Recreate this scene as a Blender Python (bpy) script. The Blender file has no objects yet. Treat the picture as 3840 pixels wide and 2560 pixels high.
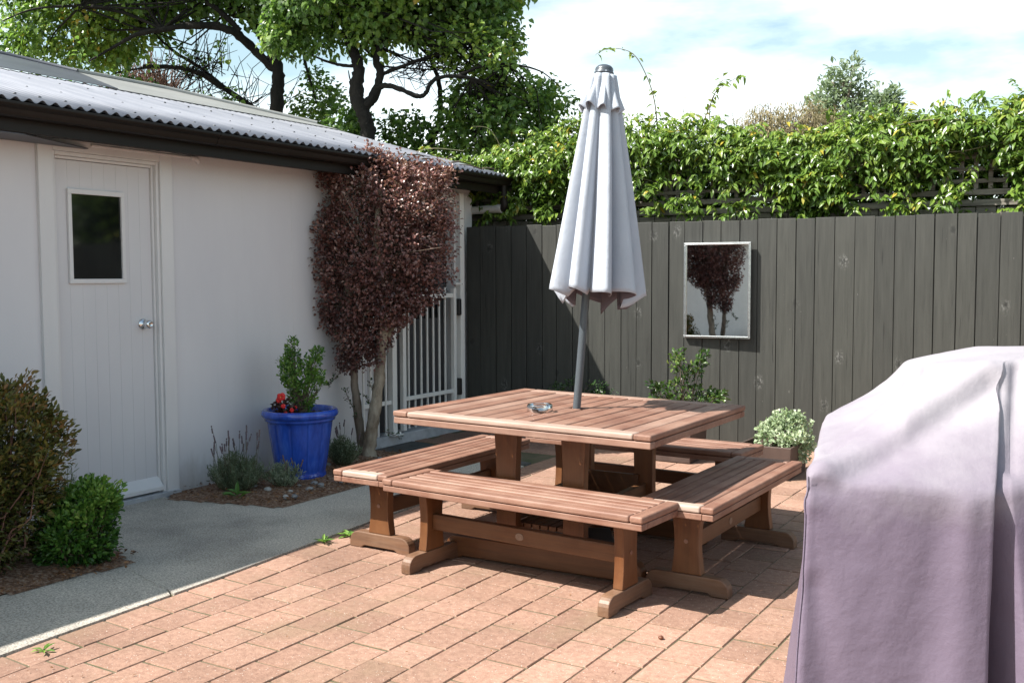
import bpy, math, random
import numpy as np
from mathutils import Vector, Matrix

random.seed(11)
rng = np.random.default_rng(11)
C = bpy.context.scene.collection
SC = bpy.context.scene
R = math.radians

# ------------------------------------------------------------------ camera
YAW, PITCH, ROLL, EYE = -0.549, 0.0634, 0.0041, 1.42
cam_d = bpy.data.cameras.new('camera')
cam_d.sensor_width = 36.0
cam_d.lens = 3794 / 3840 * 36
cam_d.clip_end = 2000
cam = bpy.data.objects.new('camera', cam_d)
C.objects.link(cam)
fw = Vector((math.sin(YAW) * math.cos(PITCH), math.cos(YAW) * math.cos(PITCH), -math.sin(PITCH)))
rt = Vector((math.cos(YAW), -math.sin(YAW), 0))
dn = fw.cross(rt)
rt2 = math.cos(ROLL) * rt + math.sin(ROLL) * dn
dn2 = -math.sin(ROLL) * rt + math.cos(ROLL) * dn
m = Matrix.Identity(4)
for i in range(3):
    m[i][0], m[i][1], m[i][2] = rt2[i], -dn2[i], -fw[i]
m[2][3] = EYE
cam.matrix_world = m
SC.camera = cam

# ------------------------------------------------------------------ light
SUN_DIR = Vector((-0.54, -0.66, 1.0)).normalized()          # towards the sun
elev = math.asin(SUN_DIR.z)
sun_d = bpy.data.lights.new('sun', 'SUN')
sun_d.energy = 5.0
sun_d.angle = R(0.53)
sun_d.color = (1.0, 0.955, 0.89)
sun = bpy.data.objects.new('sun', sun_d)
C.objects.link(sun)
sun.rotation_euler = (-SUN_DIR).to_track_quat('-Z', 'Y').to_euler()
sun.location = (-4, -6, 10)

world = bpy.data.worlds.new('World')
SC.world = world
world.use_nodes = True
wt = world.node_tree
wt.nodes.clear()
w_out = wt.nodes.new('ShaderNodeOutputWorld')
w_bg = wt.nodes.new('ShaderNodeBackground')
w_bg.inputs[1].default_value = 0.092
sky = wt.nodes.new('ShaderNodeTexSky')
sky.sky_type = 'NISHITA'
sky.sun_disc = False
sky.sun_elevation = elev
sky.sun_rotation = math.atan2(SUN_DIR.x, SUN_DIR.y)
sky.dust_density = 1.5
w_tc = wt.nodes.new('ShaderNodeTexCoord')
w_map = wt.nodes.new('ShaderNodeMapping')
w_map.inputs['Scale'].default_value = (1.0, 1.0, 3.2)
w_map.inputs['Location'].default_value = (0.55, 0.2, 0.35)
w_ns = wt.nodes.new('ShaderNodeTexNoise')
w_ns.inputs['Scale'].default_value = 2.1
w_ns.inputs['Detail'].default_value = 8
w_ns.inputs['Roughness'].default_value = 0.56
w_rp = wt.nodes.new('ShaderNodeValToRGB')
w_rp.color_ramp.elements[0].position = 0.455
w_rp.color_ramp.elements[0].color = (0.10, 0.10, 0.10, 1)
w_rp.color_ramp.elements[1].position = 0.63
w_rp.color_ramp.elements[1].color = (1, 1, 1, 1)
w_mx = wt.nodes.new('ShaderNodeMix')
w_mx.data_type = 'RGBA'
w_mx.inputs[7].default_value = (10.5, 10.9, 11.1, 1)
wt.links.new(w_tc.outputs['Generated'], w_map.inputs[0])
wt.links.new(w_map.outputs[0], w_ns.inputs['Vector'])
wt.links.new(w_ns.outputs['Fac'], w_rp.inputs[0])
w_sep = wt.nodes.new('ShaderNodeSeparateXYZ')
wt.links.new(w_tc.outputs['Generated'], w_sep.inputs[0])
w_el = wt.nodes.new('ShaderNodeMapRange')          # cloud thins out towards the zenith
w_el.inputs['From Min'].default_value = 0.05
w_el.inputs['From Max'].default_value = 0.62
w_el.inputs['To Min'].default_value = 1.0
w_el.inputs['To Max'].default_value = 0.12
wt.links.new(w_sep.outputs[2], w_el.inputs[0])
w_mu = wt.nodes.new('ShaderNodeMath')
w_mu.operation = 'MULTIPLY'
wt.links.new(w_rp.outputs[0], w_mu.inputs[0])
wt.links.new(w_el.outputs[0], w_mu.inputs[1])
wt.links.new(w_mu.outputs[0], w_mx.inputs[0])
w_gr = wt.nodes.new('ShaderNodeMix')
w_gr.data_type = 'RGBA'
w_gr.blend_type = 'MULTIPLY'
w_gr.inputs[0].default_value = 1.0
w_gr.inputs[7].default_value = (1.15, 1.20, 1.0, 1)
wt.links.new(sky.outputs[0], w_gr.inputs[6])
wt.links.new(w_gr.outputs[2], w_mx.inputs[6])
wt.links.new(w_mx.outputs[2], w_bg.inputs[0])
wt.links.new(w_bg.outputs[0], w_out.inputs[0])

SC.view_settings.view_transform = 'Standard'
SC.view_settings.look = 'None'
SC.view_settings.exposure = 1.08
SC.view_settings.gamma = 1.0
SC.render.engine = 'CYCLES'
SC.cycles.max_bounces = 8
SC.cycles.transparent_max_bounces = 12
SC.cycles.use_denoising = True

# ------------------------------------------------------------------ mesh helpers
class MB:
    def __init__(s):
        s.v, s.f, s.t, s.s = [], [], [], []

    def add(s, vs, fs, tone=0.5, smooth=False, M=None):
        o = len(s.v)
        if M is not None:
            vs = [tuple(M @ Vector(v)) for v in vs]
        s.v += [tuple(v) for v in vs]
        for f in fs:
            s.f.append(tuple(i + o for i in f))
            s.t.append(tone)
            s.s.append(smooth)

    def box(s, x0, x1, y0, y1, z0, z1, tone=0.5, M=None):
        vs = [(x0, y0, z0), (x1, y0, z0), (x1, y1, z0), (x0, y1, z0), (x0, y0, z1), (x1, y0, z1), (x1, y1, z1), (x0, y1, z1)]
        s.add(vs, [(3, 2, 1, 0), (4, 5, 6, 7), (0, 1, 5, 4), (1, 2, 6, 5), (2, 3, 7, 6), (3, 0, 4, 7)], tone, False, M)

    def prism(s, pts, a0, a1, axis='z', tone=0.5, M=None, smooth=False):
        """a 2D outline extruded along an axis; pts are (x,y), (x,z) or (y,z) for axis z, y, x"""
        def p(q, a):
            return {'z': (q[0], q[1], a), 'y': (q[0], a, q[1]), 'x': (a, q[0], q[1])}[axis]
        n = len(pts)
        vs = [p(q, a0) for q in pts] + [p(q, a1) for q in pts]
        fs = [tuple(range(n)), tuple(range(2 * n - 1, n - 1, -1))]
        s.add(vs, fs, tone, False, M)
        o = len(s.v) - 2 * n
        for i in range(n):
            j = (i + 1) % n
            s.f.append((o + j, o + i, o + n + i, o + n + j))
            s.t.append(tone)
            s.s.append(smooth)

    def tube(s, path, rad, n=8, tone=0.5, cap=True, rough=0.0):
        path = [Vector(p) for p in path]
        k = len(path)
        if not hasattr(rad, '__len__'):
            rad = [rad] * k
        vs, fs = [], []
        up = None
        for i, p in enumerate(path):
            d = (path[min(i + 1, k - 1)] - path[max(i - 1, 0)])
            d = d.normalized() if d.length > 1e-9 else Vector((0, 0, 1))
            if up is None:
                up = d.orthogonal().normalized()
            up = (up - d * up.dot(d))
            up = up.normalized() if up.length > 1e-6 else d.orthogonal().normalized()
            b = d.cross(up)
            for j in range(n):
                a = 2 * math.pi * j / n
                r = rad[i] * (1 + rough * (random.random() - .5))
                vs.append(p + (up * math.cos(a) + b * math.sin(a)) * r)
        for i in range(k - 1):
            for j in range(n):
                j2 = (j + 1) % n
                fs.append((i * n + j, i * n + j2, (i + 1) * n + j2, (i + 1) * n + j))
        s.add(vs, fs, tone, True)
        if cap:
            s.add([vs[j] for j in range(n)], [tuple(range(n - 1, -1, -1))], tone)
            s.add([vs[(k - 1) * n + j] for j in range(n)], [tuple(range(n))], tone)

    def lathe(s, prof, n=32, cx=0, cy=0, tone=0.5, mod=None, smooth=True):
        vs, fs = [], []
        for (r, z) in prof:
            for j in range(n):
                a = 2 * math.pi * j / n
                rr = r * (mod(a, z) if mod else 1)
                vs.append((cx + rr * math.cos(a), cy + rr * math.sin(a), z))
        for i in range(len(prof) - 1):
            for j in range(n):
                j2 = (j + 1) % n
                fs.append((i * n + j, i * n + j2, (i + 1) * n + j2, (i + 1) * n + j))
        s.add(vs, fs, tone, smooth)

    def blob(s, c, r, tone=0.5, seg=10, rings=6, jit=0.0):
        vs, fs = [], []
        rx, ry, rz = r if hasattr(r, '__len__') else (r, r, r)
        for i in range(rings + 1):
            t = math.pi * i / rings
            for j in range(seg):
                a = 2 * math.pi * j / seg
                k = 1 + jit * (random.random() - .5)
                vs.append((c[0] + rx * k * math.sin(t) * math.cos(a), c[1] + ry * k * math.sin(t) * math.sin(a), c[2] + rz * k * math.cos(t)))
        for i in range(rings):
            for j in range(seg):
                j2 = (j + 1) % seg
                fs.append((i * seg + j, (i + 1) * seg + j, (i + 1) * seg + j2, i * seg + j2))
        s.add(vs, fs, tone, True)

    def build(s, name, mat, parent=None, bevel=0, seg=2, angle=35):
        me = bpy.data.meshes.new(name)
        me.from_pydata(s.v, [], s.f)
        me.polygons.foreach_set('use_smooth', s.s)
        at = me.attributes.new('tone', 'FLOAT', 'FACE')
        at.data.foreach_set('value', s.t)
        me.materials.append(mat)
        me.validate()
        me.update()
        o = bpy.data.objects.new(name, me)
        C.objects.link(o)
        if parent:
            o.parent = parent
        if bevel:
            b = o.modifiers.new('bevel', 'BEVEL')
            b.width = bevel
            b.segments = seg
            b.limit_method = 'ANGLE'
            b.angle_limit = R(angle)
        return o


def tri_mesh(name, V, T, tone, mat, parent=None, smooth=False):
    me = bpy.data.meshes.new(name)
    n, k = len(V), len(T)
    me.vertices.add(n)
    me.vertices.foreach_set('co', np.ascontiguousarray(V, dtype=np.float32).ravel())
    me.loops.add(k * 3)
    me.loops.foreach_set('vertex_index', np.ascontiguousarray(T, dtype=np.int32).ravel())
    me.polygons.add(k)
    me.polygons.foreach_set('loop_start', np.arange(0, k * 3, 3, dtype=np.int32))
    try:
        me.polygons.foreach_set('loop_total', np.full(k, 3, dtype=np.int32))
    except Exception:
        pass
    me.update(calc_edges=True)
    me.polygons.foreach_set('use_smooth', np.full(k, smooth, dtype=bool))
    at = me.attributes.new('tone', 'FLOAT', 'FACE')
    at.data.foreach_set('value', np.ascontiguousarray(tone, dtype=np.float32))
    me.materials.append(mat)
    o = bpy.data.objects.new(name, me)
    C.objects.link(o)
    if parent:
        o.parent = parent
    return o


def nrm(a):
    return a / np.maximum(np.linalg.norm(a, axis=1, keepdims=True), 1e-9)


LEAF_T = np.array([(0, 1, 2), (0, 3, 1), (1, 4, 2), (1, 3, 5), (1, 6, 4), (1, 5, 6)])


def leaf_geo(P, D, N, L, W, tone, fold=0.22, droop=0.18, wide=0.42):
    """folded, curling leaf blades: seven points, six triangles each"""
    n = len(P)
    D = nrm(D)
    S = nrm(np.cross(D, N))
    N = np.cross(S, D)
    L = np.broadcast_to(np.asarray(L, float).reshape(-1, 1), (n, 1))
    W = np.broadcast_to(np.asarray(W, float).reshape(-1, 1), (n, 1))
    mid = P + D * L * .55 - N * droop * L * .2
    tip = P + D * L - N * droop * L
    lo, hi = wide, min(wide + .32, .85)
    V = np.stack([P, mid,
                  P + D * L * lo + S * W * .5 + N * fold * W, P + D * L * lo - S * W * .5 + N * fold * W,
                  P + D * L * hi + S * W * .36 + N * (fold * W - droop * L * .55), P + D * L * hi - S * W * .36 + N * (fold * W - droop * L * .55),
                  tip], 1)
    T = LEAF_T[None] + (np.arange(n) * 7)[:, None, None]
    return V.reshape(-1, 3), T.reshape(-1, 3), np.repeat(tone, 6)


def rdir(n):
    return nrm(rng.normal(size=(n, 3)))


def inside(poly, p):
    x, y = p
    c = False
    j = len(poly) - 1
    for i in range(len(poly)):
        xi, yi = poly[i]
        xj, yj = poly[j]
        if (yi > y) != (yj > y) and x < (xj - xi) * (y - yi) / (yj - yi) + xi:
            c = not c
        j = i
    return c


def edge_dist(poly, p):
    best = 9
    px, py = p
    for i in range(len(poly)):
        ax, ay = poly[i]
        bx, by = poly[(i + 1) % len(poly)]
        dx, dy = bx - ax, by - ay
        t = max(0, min(1, ((px - ax) * dx + (py - ay) * dy) / (dx * dx + dy * dy + 1e-12)))
        best = min(best, math.hypot(px - ax - t * dx, py - ay - t * dy))
    return best


def clumps_in(poly, n, depth, power=0.6, shell=0.0):
    """clump centres filling a solid whose side view is the outline and whose depth swells away from the edge"""
    xs = [p[0] for p in poly]
    zs = [p[1] for p in poly]
    out = []
    ref = 0.5 * min(max(xs) - min(xs), max(zs) - min(zs))
    while len(out) < n:
        p = (random.uniform(min(xs), max(xs)), random.uniform(min(zs), max(zs)))
        if not inside(poly, p):
            continue
        h = depth * min(1, (edge_dist(poly, p) / ref)) ** power
        u = random.uniform(-1, 1)
        if shell and abs(u) < shell and random.random() < .75:
            continue
        out.append((p[0], u * h, p[1]))
    return np.array(out)


def foliage(name, cl, rad, per, L, W, mat, parent, tone=(0.2, 0.8), out=.8, up=.5, rnd=.7, droop=.18, center=None, lv=.35, fold=.22, wide=.42, ctone=None, hang=0.0, sunny=0.6):
    k = len(cl)
    ct = rng.uniform(tone[0], tone[1], k) if ctone is None else ctone
    P0 = np.repeat(cl, per, 0)
    d = rdir(len(P0))
    rr = rad * rng.uniform(.25, 1, (len(P0), 1)) ** .6
    P = P0 + d * rr
    cen = cl.mean(0) if center is None else np.array(center)
    outw = nrm(P0 - cen)
    D = d * .7 + outw * out + rdir(len(P0)) * rnd + np.array([0, 0, -hang])
    N = np.array([-.35 * sunny, -.55 * sunny, 1.0]) * up + outw * .5 + d * .4 + rdir(len(P0)) * .45
    Ls = L * rng.uniform(1 - lv, 1 + lv, len(P0))
    Ws = Ls * (W / L) * rng.uniform(.85, 1.15, len(P0))
    t = np.clip(np.repeat(ct, per) + rng.normal(0, .13, len(P0)), 0, 1)
    V, T, tt = leaf_geo(P, D, N, Ls, Ws, t, droop=droop, fold=fold, wide=wide)
    return tri_mesh(name, V, T, tt, mat, parent)


def twigs(mb, start, cl, r0, r1, tone=.5, n=5, sag=.0, wob=.03):
    for c in cl:
        s = Vector(start[int(rng.integers(len(start)))])
        e = Vector(c)
        path, rs = [], []
        for i in range(4):
            t = i / 3
            p = s.lerp(e, t) + Vector((random.gauss(0, wob), random.gauss(0, wob), random.gauss(0, wob) + sag * math.sin(t * math.pi))) * (1 if 0 < i < 3 else 0)
            path.append(p)
            rs.append(r0 + (r1 - r0) * t)
        mb.tube(path, rs, n, tone, cap=False)


def smooth_path(pts, k=4):
    pts = [Vector(p) for p in pts]
    out = []
    n = len(pts)
    for i in range(n - 1):
        p0, p1, p2, p3 = pts[max(i - 1, 0)], pts[i], pts[i + 1], pts[min(i + 2, n - 1)]
        for j in range(k):
            t = j / k
            out.append(0.5 * ((2 * p1) + (p2 - p0) * t + (2 * p0 - 5 * p1 + 4 * p2 - p3) * t * t + (3 * p1 - p0 - 3 * p2 + p3) * t ** 3))
    out.append(pts[-1])
    return out


def lerp_list(a, n):
    m_ = len(a) - 1
    o = []
    for i in range(n):
        t = i / (n - 1) * m_
        k = min(int(t), m_ - 1)
        o.append(a[k] + (a[k + 1] - a[k]) * (t - k))
    return o


def limb(mb, pts, rads, n=9, k=4, tone=.5, rough=.25):
    p = smooth_path(pts, k)
    mb.tube(p, lerp_list(rads, len(p)), n, tone, True, rough)


def thing(name, label, cat, loc=(0, 0, 0), rz=0.0, group=None):
    o = bpy.data.objects.new(name, None)
    C.objects.link(o)
    o.location = loc
    o.rotation_euler = (0, 0, rz)
    o.empty_display_size = .1
    o['label'] = label
    o['category'] = cat
    if group:
        o['group'] = group
    return o


def tag(o, label, cat, group=None):
    o['label'] = label
    o['category'] = cat
    if group:
        o['group'] = group
    return o


def kind(o, k):
    o['kind'] = k
    return o

# ------------------------------------------------------------------ materials
def nodes(name):
    mt = bpy.data.materials.new(name)
    mt.use_nodes = True
    nt = mt.node_tree
    return mt, nt, nt.nodes['Principled BSDF'], nt.nodes['Material Output']


def N_(nt, t, **kw):
    n = nt.nodes.new(t)
    for k_, v in kw.items():
        if hasattr(n, k_):
            setattr(n, k_, v)
        else:
            n.inputs[k_].default_value = v
    return n


def coords(nt, stretch=(1, 1, 1), kind_='Object'):
    tc = N_(nt, 'ShaderNodeTexCoord')
    mp = N_(nt, 'ShaderNodeMapping')
    mp.inputs['Scale'].default_value = stretch
    nt.links.new(tc.outputs[kind_], mp.inputs[0])
    return mp.outputs[0]


def noise_(nt, vec, scale, detail=5, rough=.6):
    n = N_(nt, 'ShaderNodeTexNoise')
    n.inputs['Scale'].default_value = scale
    n.inputs['Detail'].default_value = detail
    n.inputs['Roughness'].default_value = rough
    nt.links.new(vec, n.inputs['Vector'])
    return n.outputs['Fac']


def ramp(nt, fac, stops):
    r = N_(nt, 'ShaderNodeValToRGB')
    e = r.color_ramp.elements
    while len(e) < len(stops):
        e.new(.5)
    for i, (p, c) in enumerate(stops):
        e[i].position = p
        e[i].color = (*c, 1) if len(c) == 3 else c
    nt.links.new(fac, r.inputs[0])
    return r.outputs[0]


def mix(nt, a, b, fac, mode='MIX'):
    x = N_(nt, 'ShaderNodeMix', data_type='RGBA', blend_type=mode)
    for sock, val in ((0, fac), (6, a), (7, b)):
        if hasattr(val, 'links'):
            nt.links.new(val, x.inputs[sock])
        elif sock == 0:
            x.inputs[0].default_value = val
        else:
            x.inputs[sock].default_value = (*val, 1)
    return x.outputs[2]


def tone_(nt):
    a = N_(nt, 'ShaderNodeAttribute', attribute_name='tone')
    return a.outputs['Fac']


def bump(nt, bsdf, h, strength=.3, dist=.01):
    b = N_(nt, 'ShaderNodeBump')
    b.inputs['Strength'].default_value = strength
    b.inputs['Distance'].default_value = dist
    nt.links.new(h, b.inputs['Height'])
    nt.links.new(b.outputs[0], bsdf.inputs['Normal'])
    return b


def gen(name, c0, c1, rough=.5, scale=8, stretch=(1, 1, 1), lo=.35, hi=.65, bs=.15, bd=.004, bscale=None, metal=0, tonec=None, spec=.5, detail=5, rough2=None):
    """two colours mixed by noise; tonec: colour mixed in by the face tone; bump from a finer noise"""
    mt, nt, b, _ = nodes(name)
    v = coords(nt, stretch)
    f = noise_(nt, v, scale, detail)
    col = ramp(nt, f, [(lo, c0), (hi, c1)])
    if tonec is not None:
        col = mix(nt, col, tonec, tone_(nt))
    nt.links.new(col, b.inputs['Base Color'])
    b.inputs['Roughness'].default_value = rough
    if rough2 is not None:
        rr = ramp(nt, f, [(lo, (rough,) * 3), (hi, (rough2,) * 3)])
        nt.links.new(rr, b.inputs['Roughness'])
    b.inputs['Metallic'].default_value = metal
    b.inputs['Specular IOR Level'].default_value = spec
    if bs:
        h = noise_(nt, v, bscale or scale * 4, 4)
        bump(nt, b, h, bs, bd)
    return mt


def leaf_mat(name, stops, rough=.42, trans=.35, spec=.5, tcol=1.6):
    mt, nt, b, out = nodes(name)
    col = ramp(nt, tone_(nt), stops)
    nt.links.new(col, b.inputs['Base Color'])
    b.inputs['Roughness'].default_value = rough
    b.inputs['Specular IOR Level'].default_value = spec
    tr = N_(nt, 'ShaderNodeBsdfTranslucent')
    c2 = mix(nt, col, (1.0, 1.15, .45), .45, 'MULTIPLY')
    nt.links.new(c2, tr.inputs[0])
    ms = N_(nt, 'ShaderNodeMixShader')
    ms.inputs[0].default_value = trans
    nt.links.new(b.outputs[0], ms.inputs[1])
    nt.links.new(tr.outputs[0], ms.inputs[2])
    nt.links.new(ms.outputs[0], out.inputs[0])
    return mt


def wood(name, axis, c0, c1, bleach, rough=.6):
    st = {'x': (1.6, 26, 26), 'y': (26, 1.6, 26), 'z': (26, 26, 1.6)}[axis]
    mt, nt, b, _ = nodes(name)
    v = coords(nt, st)
    f = noise_(nt, v, 1.6, 7, .65)
    col = ramp(nt, f, [(.3, c0), (.7, c1)])
    v2 = coords(nt, (3, 3, 3))
    f2 = ramp(nt, noise_(nt, v2, 1.7, 5), [(.4, (0, 0, 0)), (.75, (.55, .55, .55))])
    col = mix(nt, col, bleach, f2)
    tn = ramp(nt, tone_(nt), [(0, (.55, .5, .48)), (.5, (1, 1, 1)), (1, (1.0, 1.0, 1.0))])
    col = mix(nt, col, tn, 1.0, 'MULTIPLY')
    wear = N_(nt, 'ShaderNodeMath', operation='SUBTRACT', use_clamp=True)
    nt.links.new(tone_(nt), wear.inputs[0])
    wear.inputs[1].default_value = .5
    w2 = N_(nt, 'ShaderNodeMath', operation='MULTIPLY', use_clamp=True)
    nt.links.new(wear.outputs[0], w2.inputs[0])
    fl = ramp(nt, noise_(nt, v, 3.5, 6, .7), [(.3, (.6, .6, .6)), (.7, (2, 2, 2))])
    nt.links.new(fl, w2.inputs[1])
    col = mix(nt, col, (.62, .53, .45), w2.outputs[0])
    nt.links.new(col, b.inputs['Base Color'])
    b.inputs['Roughness'].default_value = rough
    bump(nt, b, f, .35, .003)
    return mt


M = {}
def wall_material():
    mt, nt, b, _ = nodes('wall_paint')
    v = coords(nt, (1, 1, .35))
    col = ramp(nt, noise_(nt, v, 1.3, 6, .6), [(.35, (.63, .62, .64)), (.65, (.69, .68, .69))])
    o_ = coords(nt)
    sp = N_(nt, 'ShaderNodeSeparateXYZ')
    nt.links.new(o_, sp.inputs[0])
    ad = N_(nt, 'ShaderNodeMath', operation='MULTIPLY_ADD')      # splash dirt kicked up along the foot of the wall
    nt.links.new(noise_(nt, coords(nt, (9, 9, 2.5)), 1.0, 6, .7), ad.inputs[0])
    ad.inputs[1].default_value = -.55
    nt.links.new(sp.outputs[2], ad.inputs[2])
    mr = N_(nt, 'ShaderNodeMapRange')
    mr.inputs['From Min'].default_value = -.06
    mr.inputs['From Max'].default_value = -.32
    mr.inputs['To Max'].default_value = .55
    nt.links.new(ad.outputs[0], mr.inputs[0])
    col = mix(nt, col, (.33, .29, .25), mr.outputs[0])
    st = ramp(nt, noise_(nt, coords(nt, (26, 26, .7)), 1.0, 4, .6), [(.62, (0, 0, 0)), (.80, (.35, .35, .35))])
    col = mix(nt, col, (.58, .56, .55), st)                       # faint run marks
    nt.links.new(col, b.inputs['Base Color'])
    b.inputs['Roughness'].default_value = .5
    bump(nt, b, noise_(nt, o_, 55, 4), .14, .003)
    return mt


M['wall'] = wall_material()
M['wall_plain'] = gen('wall_paint', (.70, .69, .705), (.75, .74, .75), .55, 1.3, (1, 1, .35), bs=.10, bd=.003, bscale=60)
M['trim'] = gen('trim_paint', (.65, .64, .64), (.71, .70, .695), .4, 3, (1, 1, .3), bs=.06, bscale=40)
M['door'] = gen('door_paint', (.61, .60, .615), (.65, .64, .65), .42, 2, (1, 1, .3), bs=.05, bscale=50)
M['fascia'] = gen('dark_fascia_paint', (.010, .008, .0065), (.016, .013, .011), .5, 3, (1, .3, 1), bs=.08, spec=.22)
M['roof'] = gen('corrugated_steel', (.19, .20, .235), (.25, .26, .295), .5, 2.2, (.5, 3, 1), bs=.05, metal=.25, rough2=.62)
M['flash'] = gen('flashing_steel', (.052, .058, .072), (.085, .093, .112), .5, 1.5, (1, .5, 1), bs=.03, metal=.2)
M['galv'] = gen('galvanised_cap', (.26, .265, .26), (.33, .335, .33), .5, 2, (1, .6, 1), bs=.03, metal=.25)
M['screw'] = gen('screw_head', (.12, .12, .13), (.2, .2, .2), .5, bs=0, metal=.6)
M['pvc'] = gen('grey_pvc', (.45, .44, .41), (.52, .51, .48), .45, 6, bs=.03)
M['black'] = gen('black_plastic', (.008, .008, .009), (.014, .014, .015), .35, 12, bs=.04)
M['gate'] = gen('white_powdercoat', (.78, .77, .74), (.82, .81, .78), .35, 4, bs=.03)
M['chrome'] = gen('chrome', (.72, .73, .75), (.78, .79, .8), .16, 5, bs=0, metal=1)
M['alu'] = gen('aluminium_frame', (.52, .54, .56), (.64, .66, .68), .22, 8, (1, 1, 4), bs=.04, metal=.9)
M['pole'] = gen('grey_pole_paint', (.058, .070, .082), (.075, .088, .10), .38, 6, (1, 1, .4), bs=.04)
M['capblue'] = gen('umbrella_cap_plastic', (.05, .06, .075), (.07, .08, .095), .35, 10, bs=0)
M['soil'] = gen('potting_mix', (.028, .020, .014), (.11, .075, .05), .9, 38, lo=.4, hi=.6, bs=.9, bd=.02, bscale=60)
M['planter'] = gen('brown_tub', (.050, .032, .026), (.085, .055, .045), .6, 5, (1, 1, .4), bs=.25, bscale=30)
M['bark'] = gen('brown_bark', (.10, .075, .055), (.30, .25, .20), .9, 9, (1, 1, .35), lo=.35, hi=.7, bs=1, bd=.02, bscale=26)
M['lichen'] = gen('pale_lichened_bark', (.15, .11, .075), (.42, .37, .29), .9, 11, (1, 1, .5), lo=.35, hi=.68, bs=1, bd=.012, bscale=34)
M['darkbark'] = gen('dark_tree_bark', (.006, .005, .0045), (.026, .021, .017), .95, 6, (1, 1, .3), lo=.35, hi=.7, bs=1, bd=.03, bscale=20)
M['twig'] = gen('grey_twig', (.10, .075, .055), (.17, .13, .10), .9, 10, bs=.3)
M['redtwig'] = gen('reddish_twig', (.12, .06, .045), (.19, .11, .08), .9, 10, bs=0)
M['stem'] = gen('green_stem', (.06, .075, .03), (.12, .10, .05), .7, 10, bs=0)
M['stone'] = gen('grey_stone', (.16, .165, .17), (.30, .30, .30), .8, 14, bs=.3, tonec=(.36, .35, .33))
M['oldwood'] = gen('weathered_trellis_wood', (.13, .118, .098), (.27, .25, .21), .85, 4, (1, 12, 12), bs=.4, bd=.003)
M['conc_step'] = gen('concrete_step', (.30, .31, .33), (.48, .49, .51), .85, 8, bs=.5, bscale=70, lo=.3, hi=.62)
M['glassdark'] = gen('dark_glass', (.004, .005, .006), (.008, .010, .011), .05, 3, bs=0, spec=.6)
M['recess'] = gen('grey_interior_door', (.05, .05, .053), (.06, .06, .064), .5, 2, bs=.03)
M['interior'] = gen('dim_interior', (.04, .04, .042), (.05, .05, .052), .8, 2, bs=0)
M['red'] = gen('red_petal', (.55, .012, .012), (.75, .025, .02), .45, 20, bs=0)
M['lavflower'] = gen('dry_lavender_flower', (.10, .075, .085), (.19, .14, .15), .9, 20, bs=0)
M['acorn'] = gen('brown_nut', (.10, .03, .015), (.14, .05, .02), .5, 20, bs=0)
M['ground'] = gen('earth', (.10, .085, .06), (.15, .13, .09), .95, 2, bs=.3)
M['basepl'] = gen('umbrella_base_plastic', (.02, .024, .028), (.04, .045, .05), .45, 6, bs=.05)

WA = ((.135, .058, .038), (.26, .130, .086), (.37, .24, .18))
M['wx'] = wood('oiled_hardwood_across', 'x', *WA)
M['wy'] = wood('oiled_hardwood_along', 'y', *WA)
LA = ((.085, .028, .008), (.15, .053, .016), (.20, .095, .04))
M['wz'] = wood('stained_leg_wood', 'z', *LA, rough=.42)
M['fx'] = wood('stained_foot_wood_across', 'x', (.072, .025, .0075), (.135, .049, .015), (.15, .072, .032), .45)
M['fy'] = wood('stained_foot_wood_along', 'y', (.075, .028, .009), (.145, .058, .021), (.20, .11, .058), .5)


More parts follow.
